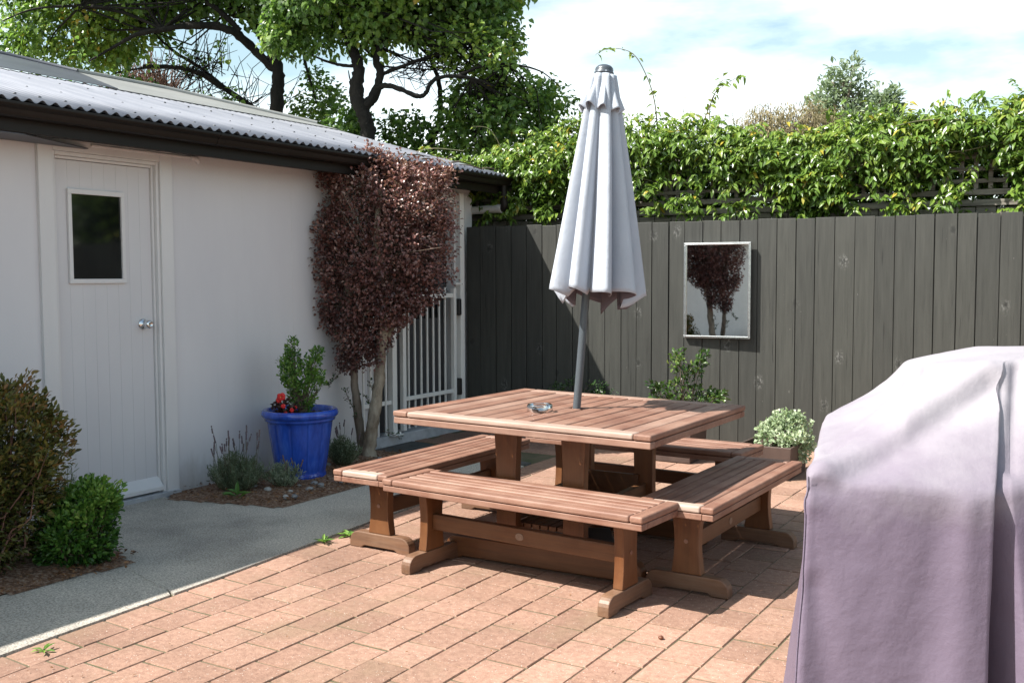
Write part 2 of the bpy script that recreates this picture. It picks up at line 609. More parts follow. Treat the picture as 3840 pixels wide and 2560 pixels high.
def fence_material():
    mt, nt, b, _ = nodes('dark_fence_stain')
    v = coords(nt, (14, 14, .9))
    f = noise_(nt, v, 2.2, 8, .68)
    col = ramp(nt, f, [(.3, (.029, .030, .0265)), (.72, (.054, .055, .049))])
    tn = ramp(nt, tone_(nt), [(0, (.82, .82, .82)), (1, (1.16, 1.15, 1.12))])
    col = mix(nt, col, tn, 1.0, 'MULTIPLY')
    # dark drying cracks along the grain
    vc = coords(nt, (70, 70, 2.2))
    cr = ramp(nt, noise_(nt, vc, 1.0, 3, .5), [(.62, (1, 1, 1)), (.70, (.28, .28, .28))])
    msk = ramp(nt, noise_(nt, coords(nt, (2, 2, 1.2)), 1.5, 2), [(.45, (0, 0, 0)), (.6, (1, 1, 1))])
    col = mix(nt, col, mix(nt, col, cr, 1.0, 'MULTIPLY'), msk)
    # pale worn knots
    vo = N_(nt, 'ShaderNodeTexVoronoi', voronoi_dimensions='2D')
    vo.inputs['Scale'].default_value = 1.0
    kc = coords(nt, (1, 1, 1))
    ks_ = N_(nt, 'ShaderNodeSeparateXYZ')
    kn_ = N_(nt, 'ShaderNodeCombineXYZ')
    nt.links.new(kc, ks_.inputs[0])
    for i_, (sock, k_) in enumerate((('X', 2.3), ('Z', 1.45))):
        mm = N_(nt, 'ShaderNodeMath', operation='MULTIPLY')
        nt.links.new(ks_.outputs[sock], mm.inputs[0])
        mm.inputs[1].default_value = k_
        nt.links.new(mm.outputs[0], kn_.inputs[i_])
    wv = N_(nt, 'ShaderNodeTexNoise')
    wv.inputs['Scale'].default_value = 11
    nt.links.new(kc, wv.inputs['Vector'])
    ad = mix(nt, kn_.outputs[0], wv.outputs['Color'], .06)
    nt.links.new(ad, vo.inputs['Vector'])
    kn = ramp(nt, vo.outputs['Distance'], [(.0, (.3, .3, .3)), (.045, (1, 1, 1)), (.085, (.2, .2, .2)), (.11, (0, 0, 0))])
    sp = ramp(nt, noise_(nt, coords(nt, (1, 1, .6)), 75, 4, .75), [(.49, (0, 0, 0)), (.60, (1, 1, 1))])
    ks = mix(nt, kn, sp, 1.0, 'MULTIPLY')
    some = ramp(nt, noise_(nt, coords(nt, (1.3, 1.3, 1.7)), 1.0, 2), [(.47, (.12, .12, .12)), (.56, (1, 1, 1))])
    ks = mix(nt, ks, some, 1.0, 'MULTIPLY')
    dk = ramp(nt, vo.outputs['Distance'], [(.0, (.22, .22, .22)), (.025, (.45, .45, .45)), (.05, (1, 1, 1))])
    col = mix(nt, col, dk, .8, 'MULTIPLY')
    col = mix(nt, col, (.17, .17, .162), ks)
    # flecks where paint has chipped
    fk = ramp(nt, noise_(nt, coords(nt, (60, 60, 28)), 1, 2, .5), [(.765, (0, 0, 0)), (.79, (.5, .5, .5))])
    col = mix(nt, col, (.34, .33, .31), fk)
    nt.links.new(col, b.inputs['Base Color'])
    b.inputs['Roughness'].default_value = .55
    hb = mix(nt, ramp(nt, f, [(.2, (0, 0, 0)), (.8, (1, 1, 1))]), cr, .5)
    bump(nt, b, hb, .5, .003)
    return mt


def paver_material():
    mt, nt, b, _ = nodes('terracotta_paver')
    v = coords(nt)
    f = noise_(nt, v, 34, 5, .7)
    col = ramp(nt, f, [(.3, (.245, .138, .099)), (.7, (.405, .252, .188))])
    big = ramp(nt, noise_(nt, v, 1.1, 4, .6), [(.35, (.72, .70, .66)), (.62, (1.08, 1.05, 1.02))])
    col = mix(nt, col, big, .9, 'MULTIPLY')
    tn = ramp(nt, tone_(nt), [(0, (.66, .64, .63)), (.5, (1, 1, 1)), (1, (1.14, 1.17, 1.20))])
    col = mix(nt, col, tn, 1.0, 'MULTIPLY')
    vo = N_(nt, 'ShaderNodeTexVoronoi')
    vo.inputs['Scale'].default_value = 85
    nt.links.new(v, vo.inputs['Vector'])
    sp = ramp(nt, vo.outputs['Distance'], [(.12, (1, 1, 1)), (.22, (0, 0, 0))])
    sel = ramp(nt, noise_(nt, v, 45, 1), [(.50, (0, 0, 0)), (.57, (1, 1, 1))])
    col = mix(nt, col, (.55, .48, .42), mix(nt, sp, sel, 1.0, 'MULTIPLY'))
    # mossy, grimy film in broad patches
    ms = ramp(nt, noise_(nt, v, 2.3, 6, .65), [(.52, (0, 0, 0)), (.72, (.55, .55, .55))])
    col = mix(nt, col, (.22, .155, .095), ms)
    nt.links.new(col, b.inputs['Base Color'])
    b.inputs['Roughness'].default_value = .85
    bump(nt, b, noise_(nt, v, 90, 4, .7), .7, .005)
    return mt


def concrete_material():
    mt, nt, b, _ = nodes('old_concrete')
    v = coords(nt)
    f = noise_(nt, v, 110, 5, .8)
    col = ramp(nt, f, [(.36, (.20, .185, .16)), (.5, (.48, .445, .39)), (.64, (.74, .70, .63))])
    big = ramp(nt, noise_(nt, v, 1.5, 6, .62), [(.34, (.62, .61, .60)), (.58, (1.08, 1.06, 1.03))])
    col = mix(nt, col, big, .9, 'MULTIPLY')
    nt.links.new(col, b.inputs['Base Color'])
    b.inputs['Roughness'].default_value = .9
    bump(nt, b, f, .9, .008)
    return mt


def joint_material():
    mt, nt, b, _ = nodes('sandy_joint')
    v = coords(nt)
    col = ramp(nt, noise_(nt, v, 3.5, 5, .7), [(.35, (.16, .12, .08)), (.5, (.11, .095, .055)), (.68, (.065, .075, .03))])
    nt.links.new(col, b.inputs['Base Color'])
    b.inputs['Roughness'].default_value = .95
    bump(nt, b, noise_(nt, v, 90, 3), .8, .005)
    return mt


def mulch_material():
    mt, nt, b, _ = nodes('bark_mulch')
    v = coords(nt)
    f = noise_(nt, v, 48, 5, .75)
    col = ramp(nt, f, [(.33, (.055, .036, .026)), (.5, (.24, .125, .07)), (.66, (.46, .37, .28))])
    nt.links.new(col, b.inputs['Base Color'])
    b.inputs['Roughness'].default_value = .95
    bump(nt, b, f, 1, .02)
    return mt


def fabric(name, c0, c1, rough=.85, weave=700, trans=0.0, fade_lit=None):
    mt, nt, b, out = nodes(name)
    v = coords(nt)
    col = ramp(nt, noise_(nt, v, 3.0, 5, .6), [(.3, c0), (.7, c1)])
    if fade_lit:      # bleached upper panels, with sunlight on the top put into the colour; boundary uneven
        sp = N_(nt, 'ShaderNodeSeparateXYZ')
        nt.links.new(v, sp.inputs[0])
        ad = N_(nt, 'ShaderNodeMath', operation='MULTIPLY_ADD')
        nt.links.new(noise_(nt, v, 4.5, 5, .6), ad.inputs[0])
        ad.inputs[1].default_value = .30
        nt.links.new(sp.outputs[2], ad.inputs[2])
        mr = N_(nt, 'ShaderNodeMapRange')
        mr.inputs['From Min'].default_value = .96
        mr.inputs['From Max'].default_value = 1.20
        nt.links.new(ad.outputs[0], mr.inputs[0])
        col = mix(nt, col, fade_lit, mr.outputs[0])
    nt.links.new(col, b.inputs['Base Color'])
    b.inputs['Roughness'].default_value = rough
    b.inputs['Specular IOR Level'].default_value = .25
    b.inputs['Sheen Weight'].default_value = 0.0
    h = mix(nt, ramp(nt, noise_(nt, v, 5, 5, .6), [(.2, (0, 0, 0)), (.8, (1, 1, 1))]), ramp(nt, noise_(nt, v, weave, 2), [(.3, (0, 0, 0)), (.7, (1, 1, 1))]), .04)
    bump(nt, b, h, .35, .02)
    if trans:
        tr = N_(nt, 'ShaderNodeBsdfTranslucent')
        nt.links.new(col, tr.inputs[0])
        ms = N_(nt, 'ShaderNodeMixShader')
        ms.inputs[0].default_value = trans
        nt.links.new(b.outputs[0], ms.inputs[1])
        nt.links.new(tr.outputs[0], ms.inputs[2])
        nt.links.new(ms.outputs[0], out.inputs[0])
    return mt


def glaze_material():
    mt, nt, b, _ = nodes('cobalt_glaze')
    v = coords(nt, (1, 1, .25))
    f = noise_(nt, v, 14, 5, .65)
    col = ramp(nt, f, [(.3, (.012, .040, .28)), (.55, (.026, .092, .52)), (.8, (.07, .18, .68))])
    tn = ramp(nt, tone_(nt), [(0, (.25, .25, .3)), (.5, (1, 1, 1))])
    col = mix(nt, col, tn, 1, 'MULTIPLY')
    nt.links.new(col, b.inputs['Base Color'])
    b.inputs['Roughness'].default_value = .18
    b.inputs['Coat Weight'].default_value = .5
    b.inputs['Coat Roughness'].default_value = .08
    bump(nt, b, noise_(nt, v, 30, 3), .06, .004)
    return mt


def glass_material():
    mt, nt, b, out = nodes('clear_glass')
    nt.nodes.remove(b)
    tr = N_(nt, 'ShaderNodeBsdfTransparent')
    tr.inputs[0].default_value = (.90, .93, .93, 1)
    gl = N_(nt, 'ShaderNodeBsdfGlossy')
    gl.inputs['Roughness'].default_value = .04
    fr = N_(nt, 'ShaderNodeFresnel')
    fr.inputs[0].default_value = 1.5
    ms = N_(nt, 'ShaderNodeMixShader')
    nt.links.new(fr.outputs[0], ms.inputs[0])
    nt.links.new(tr.outputs[0], ms.inputs[1])
    nt.links.new(gl.outputs[0], ms.inputs[2])
    nt.links.new(ms.outputs[0], out.inputs[0])
    return mt


def mirror_material():
    mt, nt, b, _ = nodes('mirror_silvering')
    v = coords(nt)
    col = ramp(nt, noise_(nt, v, 30, 3), [(.3, (.60, .60, .60)), (.7, (.64, .64, .64))])
    nt.links.new(col, b.inputs['Base Color'])
    b.inputs['Metallic'].default_value = 1
    b.inputs['Roughness'].default_value = .015
    return mt


M['fence'] = fence_material()
M['paver'] = paver_material()
M['concrete'] = concrete_material()
M['joint'] = joint_material()
M['mulch'] = mulch_material()
M['canopy'] = fabric('umbrella_canvas', (.40, .435, .495), (.45, .48, .54), .8, 900, .06)
M['canopy_in'] = fabric('unfaded_canvas_underside', (.115, .098, .118), (.15, .13, .15), .85, 900)
M['cover'] = fabric('faded_purple_cover', (.138, .108, .152), (.165, .132, .18), .6, 500, fade_lit=(.31, .288, .315))
M['glaze'] = glaze_material()
M['glass'] = glass_material()
M['mirror'] = mirror_material()

M['l_burg'] = leaf_mat('burgundy_leaf', [(0, (.055, .026, .023)), (.35, (.145, .060, .053)), (.6, (.25, .112, .096)), (.85, (.32, .185, .145)), (1, (.44, .32, .28))], .33, .22, .65)
M['l_vine'] = leaf_mat('vine_leaf', [(0, (.04, .085, .014)), (.4, (.105, .19, .030)), (.75, (.19, .285, .045)), (.93, (.26, .31, .05)), (1, (.46, .36, .05))], .3, .33, .55)
M['l_tree'] = leaf_mat('poplar_leaf', [(0, (.055, .11, .030)), (.4, (.14, .25, .058)), (.75, (.28, .40, .080)), (.95, (.37, .44, .075)), (1, (.52, .36, .06))], .33, .5, .6)
M['l_azalea'] = leaf_mat('bronzed_azalea_leaf', [(0, (.026, .027, .008)), (.35, (.068, .080, .017)), (.6, (.125, .135, .028)), (.8, (.20, .135, .038)), (1, (.28, .14, .055))], .40, .32, .45)
M['l_bright'] = leaf_mat('bright_green_leaf', [(0, (.020, .06, .012)), (.45, (.065, .165, .026)), (.8, (.14, .28, .045)), (1, (.24, .38, .08))], .35, .35, .5)
M['l_box'] = leaf_mat('glossy_shrub_leaf', [(0, (.018, .045, .012)), (.5, (.05, .105, .022)), (.85, (.095, .165, .035)), (1, (.18, .24, .06))], .28, .28, .6)
M['l_lav'] = leaf_mat('grey_green_leaf', [(0, (.075, .105, .055)), (.5, (.19, .24, .15)), (1, (.38, .43, .32))], .7, .3, .2)
M['l_silver'] = leaf_mat('variegated_leaf', [(0, (.13, .19, .10)), (.4, (.32, .41, .24)), (.75, (.52, .60, .42)), (1, (.70, .75, .60))], .5, .3, .4)
M['l_far'] = leaf_mat('far_tree_leaf', [(0, (.13, .18, .12)), (.5, (.20, .265, .16)), (1, (.30, .36, .22))], .5, .4, .4)
M['l_willow'] = leaf_mat('dry_willow_leaf', [(0, (.17, .145, .08)), (.5, (.27, .23, .13)), (1, (.36, .30, .17))], .6, .3, .3)
M['l_dry'] = leaf_mat('fallen_leaf', [(0, (.07, .035, .018)), (.5, (.19, .09, .04)), (1, (.36, .20, .10))], .7, .15, .3)
M['l_dark'] = leaf_mat('dark_red_leaf', [(0, (.02, .012, .010)), (.5, (.05, .022, .018)), (1, (.09, .04, .03))], .4, .2, .5)

VIEW = 0.549        # heading of local frames whose x runs across the view


def loc_rd(r, d, z=0):
    return (r * .8530 - d * .5219, r * .5219 + d * .8530, z)

# ================================================================== SETTING
def sheet(name, pts, z, mat):
    b = MB()
    b.add([(x, y, z) for x, y in pts], [tuple(range(len(pts)))])
    return b.build(name, mat)

kind(sheet('ground', [(-400, -400), (400, -400), (400, 400), (-400, 400)], -.06, M['ground']), 'structure')
kind(sheet('paving_joint_bed', [(-4.6, -1.5), (3.5, -1.5), (3.5, 9.4), (-5.6, 9.4), (-5.6, 6.4), (-4.6, 6.4)], -.0048, M['joint']), 'structure')


def edge_x(y):      # edge between the concrete path and the pavers
    ys = [-2, 2.17, 3.30, 4.31, 6.5, 7.0]
    xs = [-3.40, -3.594, -3.645, -3.722, -3.85, -3.88]
    return float(np.interp(y, ys, xs))


def paver(b, quad, h, tilt, tone):
    """one paver: chamfered slab over a quad given counter-clockwise"""
    q = [Vector((x, y, 0)) for x, y in quad]
    c = sum(q, Vector()) / 4
    top, low, bot = [], [], []
    for p in q:
        dv = (p - c)
        L = max(dv.length, .02)
        i1 = p - Vector((dv.x / L * .0085, dv.y / L * .0112, 0))
        i2 = p - Vector((dv.x / L * .0040, dv.y / L * .0088, 0))
        zz = h + tilt[0] * dv.x + tilt[1] * dv.y
        top.append((i1.x, i1.y, zz))
        low.append((i2.x, i2.y, zz - .0045))
        bot.append((i2.x, i2.y, -.03))
    fs = [(0, 1, 2, 3)]
    for i in range(4):
        j = (i + 1) % 4
        fs += [(4 + i, 4 + j, j, i), (8 + i, 8 + j, 4 + j, 4 + i)]
    b.add(top + low + bot, fs, tone)


pav = MB()
X0, PW, PL = -3.2816, .1803, .2258
def ptone():
    return min(1, max(0, random.gauss(.5, .17)))
ROW = 0
x = X0
while x < 3.0:
    off = 2.3075 + (PL * .5 if ROW % 2 else 0) + random.uniform(-.006, .006)
    k0 = int((-1.2 - off) / PL)
    for k in range(k0, 46):
        y0 = off + k * PL
        if y0 > 8.7:
            break
        pav_z = random.gauss(0, .0009)
        paver(pav, [(x, y0), (x + PW, y0), (x + PW, y0 + PL), (x, y0 + PL)], pav_z, (random.gauss(0, .006), random.gauss(0, .006)), ptone())
    x += PW
    ROW += 1
# border course along the concrete, then the cut strip that fills the wedge
y = -1.2
while y < 8.6:
    e0, e1 = edge_x(y), edge_x(y + PL)
    if y > 6.45:
        e0 = e1 = -3.86 + 0 * y
    paver(pav, [(e0, y), (e0 + PW, y - .010), (e1 + PW, y + PL - .010), (e1, y + PL)], random.gauss(0, .0009), (random.gauss(0, .008), random.gauss(0, .008)), ptone())
    y += PL
y = -1.1
while y < 8.6:
    L = PL * random.choice([1, 1, 1, .8])
    e0, e1 = edge_x(y) + PW, edge_x(y + L) + PW
    paver(pav, [(e0, y), (X0, y), (X0, y + L), (e1, y + L)], random.gauss(-.001, .001), (0, random.gauss(0, .006)), ptone() * .8)
    y += L
# pavers laid the other way in front of the gate, beyond the slab
for i in range(8):
    for j in range(9):
        xx = -5.32 + i * PL * .8 + (j % 2) * .09
        yy = 7.02 + j * PW
        if xx + PL * .8 < -3.85 and yy < 8.6:
            paver(pav, [(xx, yy), (xx + PL * .8, yy), (xx + PL * .8, yy + PW), (xx, yy + PW)], random.gauss(0, .0012), (random.gauss(0, .008), random.gauss(0, .008)), ptone() * .75)
kind(pav.build('patio_paving', M['paver']), 'structure')

# concrete path: polygon slabs with thickness, a crack left between them
def slab(name, pts, z, mat, bev=.006):
    b = MB()
    b.prism(pts, -.055, z, 'z')
    return kind(b.build(name, mat, bevel=bev), 'structure')

crack = [(-4.28, 3.22), (-4.22, 3.205), (-4.16, 3.17), (-4.10, 3.165), (-4.04, 3.13), (-3.97, 3.12), (-3.93, 3.095), (-3.86, 3.088), (-3.80, 3.055), (-3.72, 3.048), (edge_x(3.02) - .004, 3.02)]
ys = [3.02, 2.4, 1.6, .6, -1.4]
slab('concrete_path', [(-4.28, -1.4), (edge_x(-1.4) - .006, -1.4)] + [(edge_x(q) - .006, q) for q in (.6, 1.6, 2.4, 3.0)] + [(a - .0008, b_ - .0012) for a, b_ in crack[::-1][1:]], .007, M['concrete'], .0012)
slab('concrete_path', [(-4.28, 3.221)] + [(a, b_ + .0008) for a, b_ in crack[1:]] + [(edge_x(q) - .006, q) for q in (3.3, 4.3, 5.4, 6.46)] + [(-4.43, 6.40), (-4.43, 4.53), (-5.20, 4.33), (-5.355, 4.37), (-5.355, 3.3)], .008, M['concrete'], .0012)
slab('concrete_path', [(-5.30, 6.46), (-3.86, 6.52), (-3.88, 6.62), (-5.20, 6.98), (-5.30, 6.99)], .004, gen('dark_slab', (.05, .052, .05), (.10, .10, .095), .8, 12, bs=.4), .006)  # slab by the gate, a darker grey than the path

# garden beds
def bed(name, pts, z, relief):
    xs = [p[0] for p in pts]
    ysb = [p[1] for p in pts]
    b = MB()
    st = .04
    nx = int((max(xs) - min(xs)) / st) + 1
    ny = int((max(ysb) - min(ysb)) / st) + 1
    vs = []
    for j in range(ny + 1):
        for i in range(nx + 1):
            px, py = min(xs) + i * (max(xs) - min(xs)) / nx, min(ysb) + j * (max(ysb) - min(ysb)) / ny
            e = edge_dist(pts, (px, py)) if inside(pts, (px, py)) else 0
            vs.append((px, py, z + relief * min(1, e / .25) + random.gauss(0, .004) * min(1, e / .05)))
    fs = []
    for j in range(ny):
        for i in range(nx):
            a = j * (nx + 1) + i
            cx_, cy_ = vs[a][0] + st / 2, vs[a][1] + st / 2
            if inside(pts, (cx_, cy_)):
                fs.append((a, a + 1, a + nx + 2, a + nx + 1))
    b.add(vs, fs, .5, True)
    return kind(b.build(name, M['mulch']), 'structure')

BED1 = [(-5.36, -1.4), (-4.27, -1.4), (-4.27, 2.5), (-4.20, 3.24), (-4.45, 3.34), (-5.36, 3.3)]
BED2 = [(-5.36, 4.42), (-5.21, 4.315), (-4.425, 4.505), (-4.42, 6.42), (-5.36, 6.44)]
bed('garden_bed', BED1, .010, .03)
bed('garden_bed', BED2, .010, .02)

# ================================================================== SHED
WX = -5.36
shed = thing('shed', 'long pale grey rendered shed with a low corrugated steel roof', 'shed', (WX, 5.0, 0))
def sh(b, name, mat, bevel=0.0, parent=None, seg=2):
    for i, v in enumerate(b.v):
        b.v[i] = (v[0] - WX, v[1] - 5.0, v[2])
    return b.build(name, mat, parent or shed, bevel, seg)

b = MB()
b.box(-9.2, WX, -9.0, 3.56, -.04, 2.24)
b.box(-9.2, WX, 4.48, 6.50, -.04, 2.24)
b.box(WX - .16, WX, 3.56, 4.48, 2.20, 2.24)
b.box(WX - .16, WX, 6.50, 7.80, 2.16, 2.24)
b.box(-9.2, WX, 7.80, 8.02, -.04, 2.24)
b.box(-9.2, -6.3, 6.50, 7.80, -.04, 2.24)
b.box(-9.2, -6.0, 3.56, 4.48, -.04, 2.24)
wall = sh(b, 'wall', M['wall'], .004)
b = MB()
b.box(WX - .001, WX + .0012, 5.615, 5.618, .0, 2.23)
sh(b, 'panel_joint', M['trim'], 0, wall)
b = MB()     # gable end above wall height
b.prism([(-9.2, 2.24), (WX, 2.24), (WX, 2.25), (-7.1, 2.85), (-9.2, 2.85)], 7.9, 8.015, 'y')
sh(b, 'gable', M['wall'])

b = MB()     # stepped timber surround of the door
b.box(WX - .05, WX + .026, 3.555, 3.650, -.0, 2.235)
b.box(WX - .05, WX + .026, 4.405, 4.500, -.0, 2.235)
b.box(WX - .05, WX + .025, 3.651, 4.404, 2.165, 2.234)
b.box(WX - .06, WX + .010, 3.651, 3.672, .0, 2.164)
b.box(WX - .06, WX + .010, 4.383, 4.404, .0, 2.164)
b.box(WX - .06, WX + .009, 3.673, 4.382, 2.142, 2.164)
b.box(WX - .07, WX - .014, 3.673, 3.688, .0, 2.141)
b.box(WX - .07, WX - .014, 4.367, 4.382, .0, 2.141)
b.box(WX - .07, WX - .015, 3.689, 4.366, 2.125, 2.141)
sh(b, 'door_frame', M['trim'], .003)

b = MB()     # tongue and groove door leaf: boards with vee grooves
DX = WX - .030
n = 8
for i in range(n):
    a0 = 3.690 + (4.365 - 3.690) * i / n
    a1 = 3.690 + (4.365 - 3.690) * (i + 1) / n
    b.box(DX - .035, DX, a0 + .0002, a1 - .0002, .045, 2.122)
door = sh(b, 'door', M['door'], .0009, seg=1)
b = MB()     # raised bead round the glass
for (y0, y1, z0, z1) in ((3.765, 4.160, 1.925, 1.955), (3.765, 4.160, 1.392, 1.420), (3.765, 3.790, 1.420, 1.925), (4.135, 4.160, 1.420, 1.925)):
    b.box(DX + .0005, DX + .018, y0, y1, z0, z1)
sh(b, 'glazing_bead', M['trim'], .003, door)
b = MB()
b.box(DX + .001, DX + .004, 3.790, 4.135, 1.420, 1.925)
sh(b, 'pane', M['glassdark'], 0, door)
b = MB()
b.prism([(DX, .05), (DX + .055, .05), (DX + .055, .075), (DX + .004, .135), (DX, .135)], 3.692, 4.372, 'y')
sh(b, 'weatherboard', M['trim'], .003, door)
kb = MB()
Mk = Matrix.Translation((DX, 4.285, 1.13)) @ Matrix.Rotation(R(90), 4, 'Y')
prof = [(.0, .0), (.036, .0), (.036, .004), (.030, .011), (.017, .016), (.013, .024), (.013, .034), (.022, .040), (.0285, .052), (.0285, .062), (.023, .074), (.012, .079), (.011, .076), (.0, .076)]
tmp = MB()
tmp.lathe(prof, 28)
kb.add(tmp.v, tmp.f, .5, True, Mk)
sh(kb, 'knob', M['chrome'], 0, door)
b = MB()
b.box(WX - .12, WX + .045, 3.56, 4.50, -.03, .036)
sh(b, 'threshold', M['conc_step'], .004)

# doorway behind the gate
b = MB()
b.box(WX - .08, WX + .018, 6.47, 6.56, .05, 2.20)
b.box(WX - .08, WX + .018, 7.72, 7.82, .05, 2.20)
b.box(WX - .08, WX + .017, 6.561, 7.719, 2.10, 2.20)
b.box(WX - .03, WX + .012, 7.90, 8.024, .0, 2.20)
sh(b, 'doorway_trim', M['trim'], .003)
b = MB()
b.box(WX - .14, WX - .10, 6.56, 7.72, .09, 2.10)
dw = sh(b, 'sliding_door', M['recess'], .003)
b = MB()
b.box(WX - .099, WX - .094, 6.68, 7.60, 1.05, 1.98)
sh(b, 'pane', M['glassdark'], 0, dw)
b = MB()
for (y0, y1, z0, z1) in ((6.64, 7.64, 1.01, 1.05), (6.64, 7.64, 1.98, 2.02), (6.64, 6.68, 1.05, 1.98), (7.60, 7.64, 1.05, 1.98), (7.12, 7.15, 1.05, 1.98)):
    b.box(WX - .099, WX - .085, y0, y1, z0, z1)
sh(b, 'glazing_bead', M['recess'], .002, dw)
b = MB()     # rough concrete step
vs = []
stp = [(-5.30 + random.uniform(-.012, .012), 6.42 + i * .11) for i in range(16)]
b.prism([(WX - .2, 6.42)] + stp + [(WX - .2, 8.07)], -.03, .088, 'z')
sh(b, 'doorstep', M['conc_step'], .012)

# roof: corrugated sheet 15.5 degrees
PITCHR = R(15.5)
GX, GZ = -4.948, 2.353
def roofp(s, y, h=0.0):      # s metres up the slope
    return (GX - s * math.cos(PITCHR) + h * math.sin(PITCHR), y, GZ + s * math.sin(PITCHR) + h * math.cos(PITCHR))
b = MB()
CP, AMP = .076, .0105
y0r, y1r = -8.9, 8.10
NS = 12
nn = int((y1r - y0r) / CP * NS)
vs, fs = [], []
SL = 2.26
for i in range(nn + 1):
    y = y0r + i * CP / NS
    h = AMP * math.cos(2 * math.pi * i / NS)
    for s in (0, .6, 1.2, 1.8, SL):
        sag = -.006 * math.sin(y * .9 + s) * (1 if 0 < s < SL else .3)
        vs.append(roofp(s, y, h + sag))
for i in range(nn):
    for k in range(4):
        a = i * 5 + k
        fs.append((a, a + 5, a + 6, a + 1))
b.add(vs, fs, .5, True)
roof = sh(b, 'roof', M['roof'])
so = roof.modifiers.new('thick', 'SOLIDIFY')
so.thickness = .0022
b = MB()
for s, ph in ((.14, 0), (.75, 1), (1.55, 2)):
    i = ph
    while True:
        y = y0r + i * CP
        if y > y1r - .05:
            break
        p = roofp(s + random.uniform(-.012, .012), y, AMP)
        q = roofp(s, y, AMP + .009)
        b.tube([p, (p[0] + (q[0] - p[0]) * .4, y, p[2] + .003)], .009, 8)
        b.tube([p, (p[0] + .0023, y, p[2] + .007)], .005, 6)
        i += 2 if s < .3 else 3
sh(b, 'roof_screws', M['screw'])
# upper flashing: tapers toward the far end
b = MB()
def flash(b, pts, h):
    n_ = len(pts)
    vs = [roofp(s, y, h) for s, y in pts] + [roofp(s, y, h - .004) for s, y in pts]
    fs = [tuple(range(n_)), tuple(range(2 * n_ - 1, n_ - 1, -1))] + [((i + 1) % n_, i, n_ + i, n_ + (i + 1) % n_) for i in range(n_)]
    b.add(vs, fs)
flash(b, [(2.15, -8.8), (2.15, 5.40), (3.62, 6.05), (4.27, 5.73), (4.9, 2.0), (5.2, -8.8)], .022)
b.tube([roofp(5.2, -8.8, .028), roofp(4.9, 2.0, .028), roofp(4.27, 5.73, .028), roofp(3.62, 6.05, .028)], .022, 10)
sh(b, 'upper_flashing', M['flash'])
b = MB()
flash(b, [(2.15, 5.36), (2.15, 8.08), (2.48, 8.09), (3.75, 7.14), (3.72, 6.00)], .016)
b.tube([roofp(3.72, 6.0, .026), roofp(3.75, 7.14, .026), roofp(2.48, 8.09, .026)], .022, 8)
sh(b, 'ridge_flashing', M['galv'])
b = MB()     # underside so that the roof is solid from other sides
b.add([roofp(.08, y0r, -.035), roofp(.08, 8.08, -.035), roofp(2.2, 8.08, -.05), roofp(2.2, y0r, -.05)], [(3, 2, 1, 0)])
b.box(-9.2, -7.0, -8.9, 8.0, 2.24, 2.86)
sh(b, 'roof_lining', M['interior'])
# fascia, gutter, soffit
b = MB()
b.box(-5.072, -5.050, -8.9, 8.09, 2.195, 2.318)
b.box(WX + .001, -5.073, -8.9, 8.085, 2.236, 2.25)
sh(b, 'fascia', M['fascia'], .003)
b = MB()
og = [(-5.048, 2.325), (-5.048, 2.262), (-4.985, 2.262), (-4.970, 2.268), (-4.962, 2.282), (-4.955, 2.30), (-4.938, 2.312), (-4.930, 2.322), (-4.930, 2.336), (-4.936, 2.336), (-4.937, 2.326), (-4.944, 2.318), (-4.960, 2.306), (-4.968, 2.284), (-4.978, 2.270), (-5.042, 2.268), (-5.042, 2.325)]
b.prism(og, -8.9, 4.55, 'y')
b.prism([(x_ + (.002 if x_ > -5 else 0), z_ - .001) for x_, z_ in og], 4.551, 4.61, 'y')
b.prism(og, 4.611, 8.09, 'y')
b.prism([(-5.049, 2.337), (-5.049, 2.261), (-4.985, 2.261), (-4.965, 2.268), (-4.952, 2.30), (-4.929, 2.32), (-4.929, 2.337)], 8.091, 8.096, 'y')
sh(b, 'gutter', M['fascia'], .0015, seg=1)
b = MB()
b.tube([(-4.995, 8.03, 2.266), (-4.995, 8.03, 2.10)], .030, 16)
b.tube(smooth_path([(-4.995, 8.03, 2.13), (-4.995, 8.035, 2.075), (-5.03, 8.04, 2.058), (-5.06, 8.04, 2.056)]), .034, 16)
dp = sh(b, 'downpipe', M['fascia'])
b = MB()
b.tube([(-5.02, 8.04, 2.057), (-5.38, 8.045, 2.05)], .038, 18)
b.tube([(-5.02, 8.04, 2.057), (-5.06, 8.04, 2.056)], .043, 18)
sh(b, 'pvc_outlet', M['pvc'], 0, dp)
# dark metal rain hood over the door's near side and the conduit under the eave
b = MB()
b.prism([(-5.33, 1.0), (-5.06, 1.0), (-5.06, 3.30), (-5.30, 3.86), (-5.33, 3.86)], 2.188, 2.193, 'z')
sh(b, 'rain_hood', M['flash'])
b = MB()
b.tube([(WX + .030, 3.90, 2.215), (WX + .030, 4.66, 2.215)], .009, 10)
b.tube([(WX + .030, 4.30, 2.215), (WX + .030, 4.33, 2.215)], .012, 10)
b.tube(smooth_path([(WX + .030, 4.65, 2.215), (WX + .028, 4.70, 2.212), (WX + .010, 4.73, 2.20), (WX - .01, 4.74, 2.195)]), [.016] * 13, 12)
sh(b, 'conduit', M['trim'])
# dead twigs lying on the far end of the roof
for i in range(9):
    s0, yy = random.uniform(.02, .35), random.uniform(6.6, 7.9)
    p = Vector(roofp(s0, yy, .022))
    q = Vector(roofp(s0 + random.uniform(-.06, .12), min(8.0, yy + random.uniform(-.45, .45)), .026))
    md = p.lerp(q, .5) + Vector((0, 0, .012))
    b = MB()
    b.tube([p, md, q], [.008, .006, .003], 6)
    tag(b.build('dead_twig', M['twig']), 'dry grey twig lying on the far end of the corrugated roof', 'twig', 'twigs on the roof')

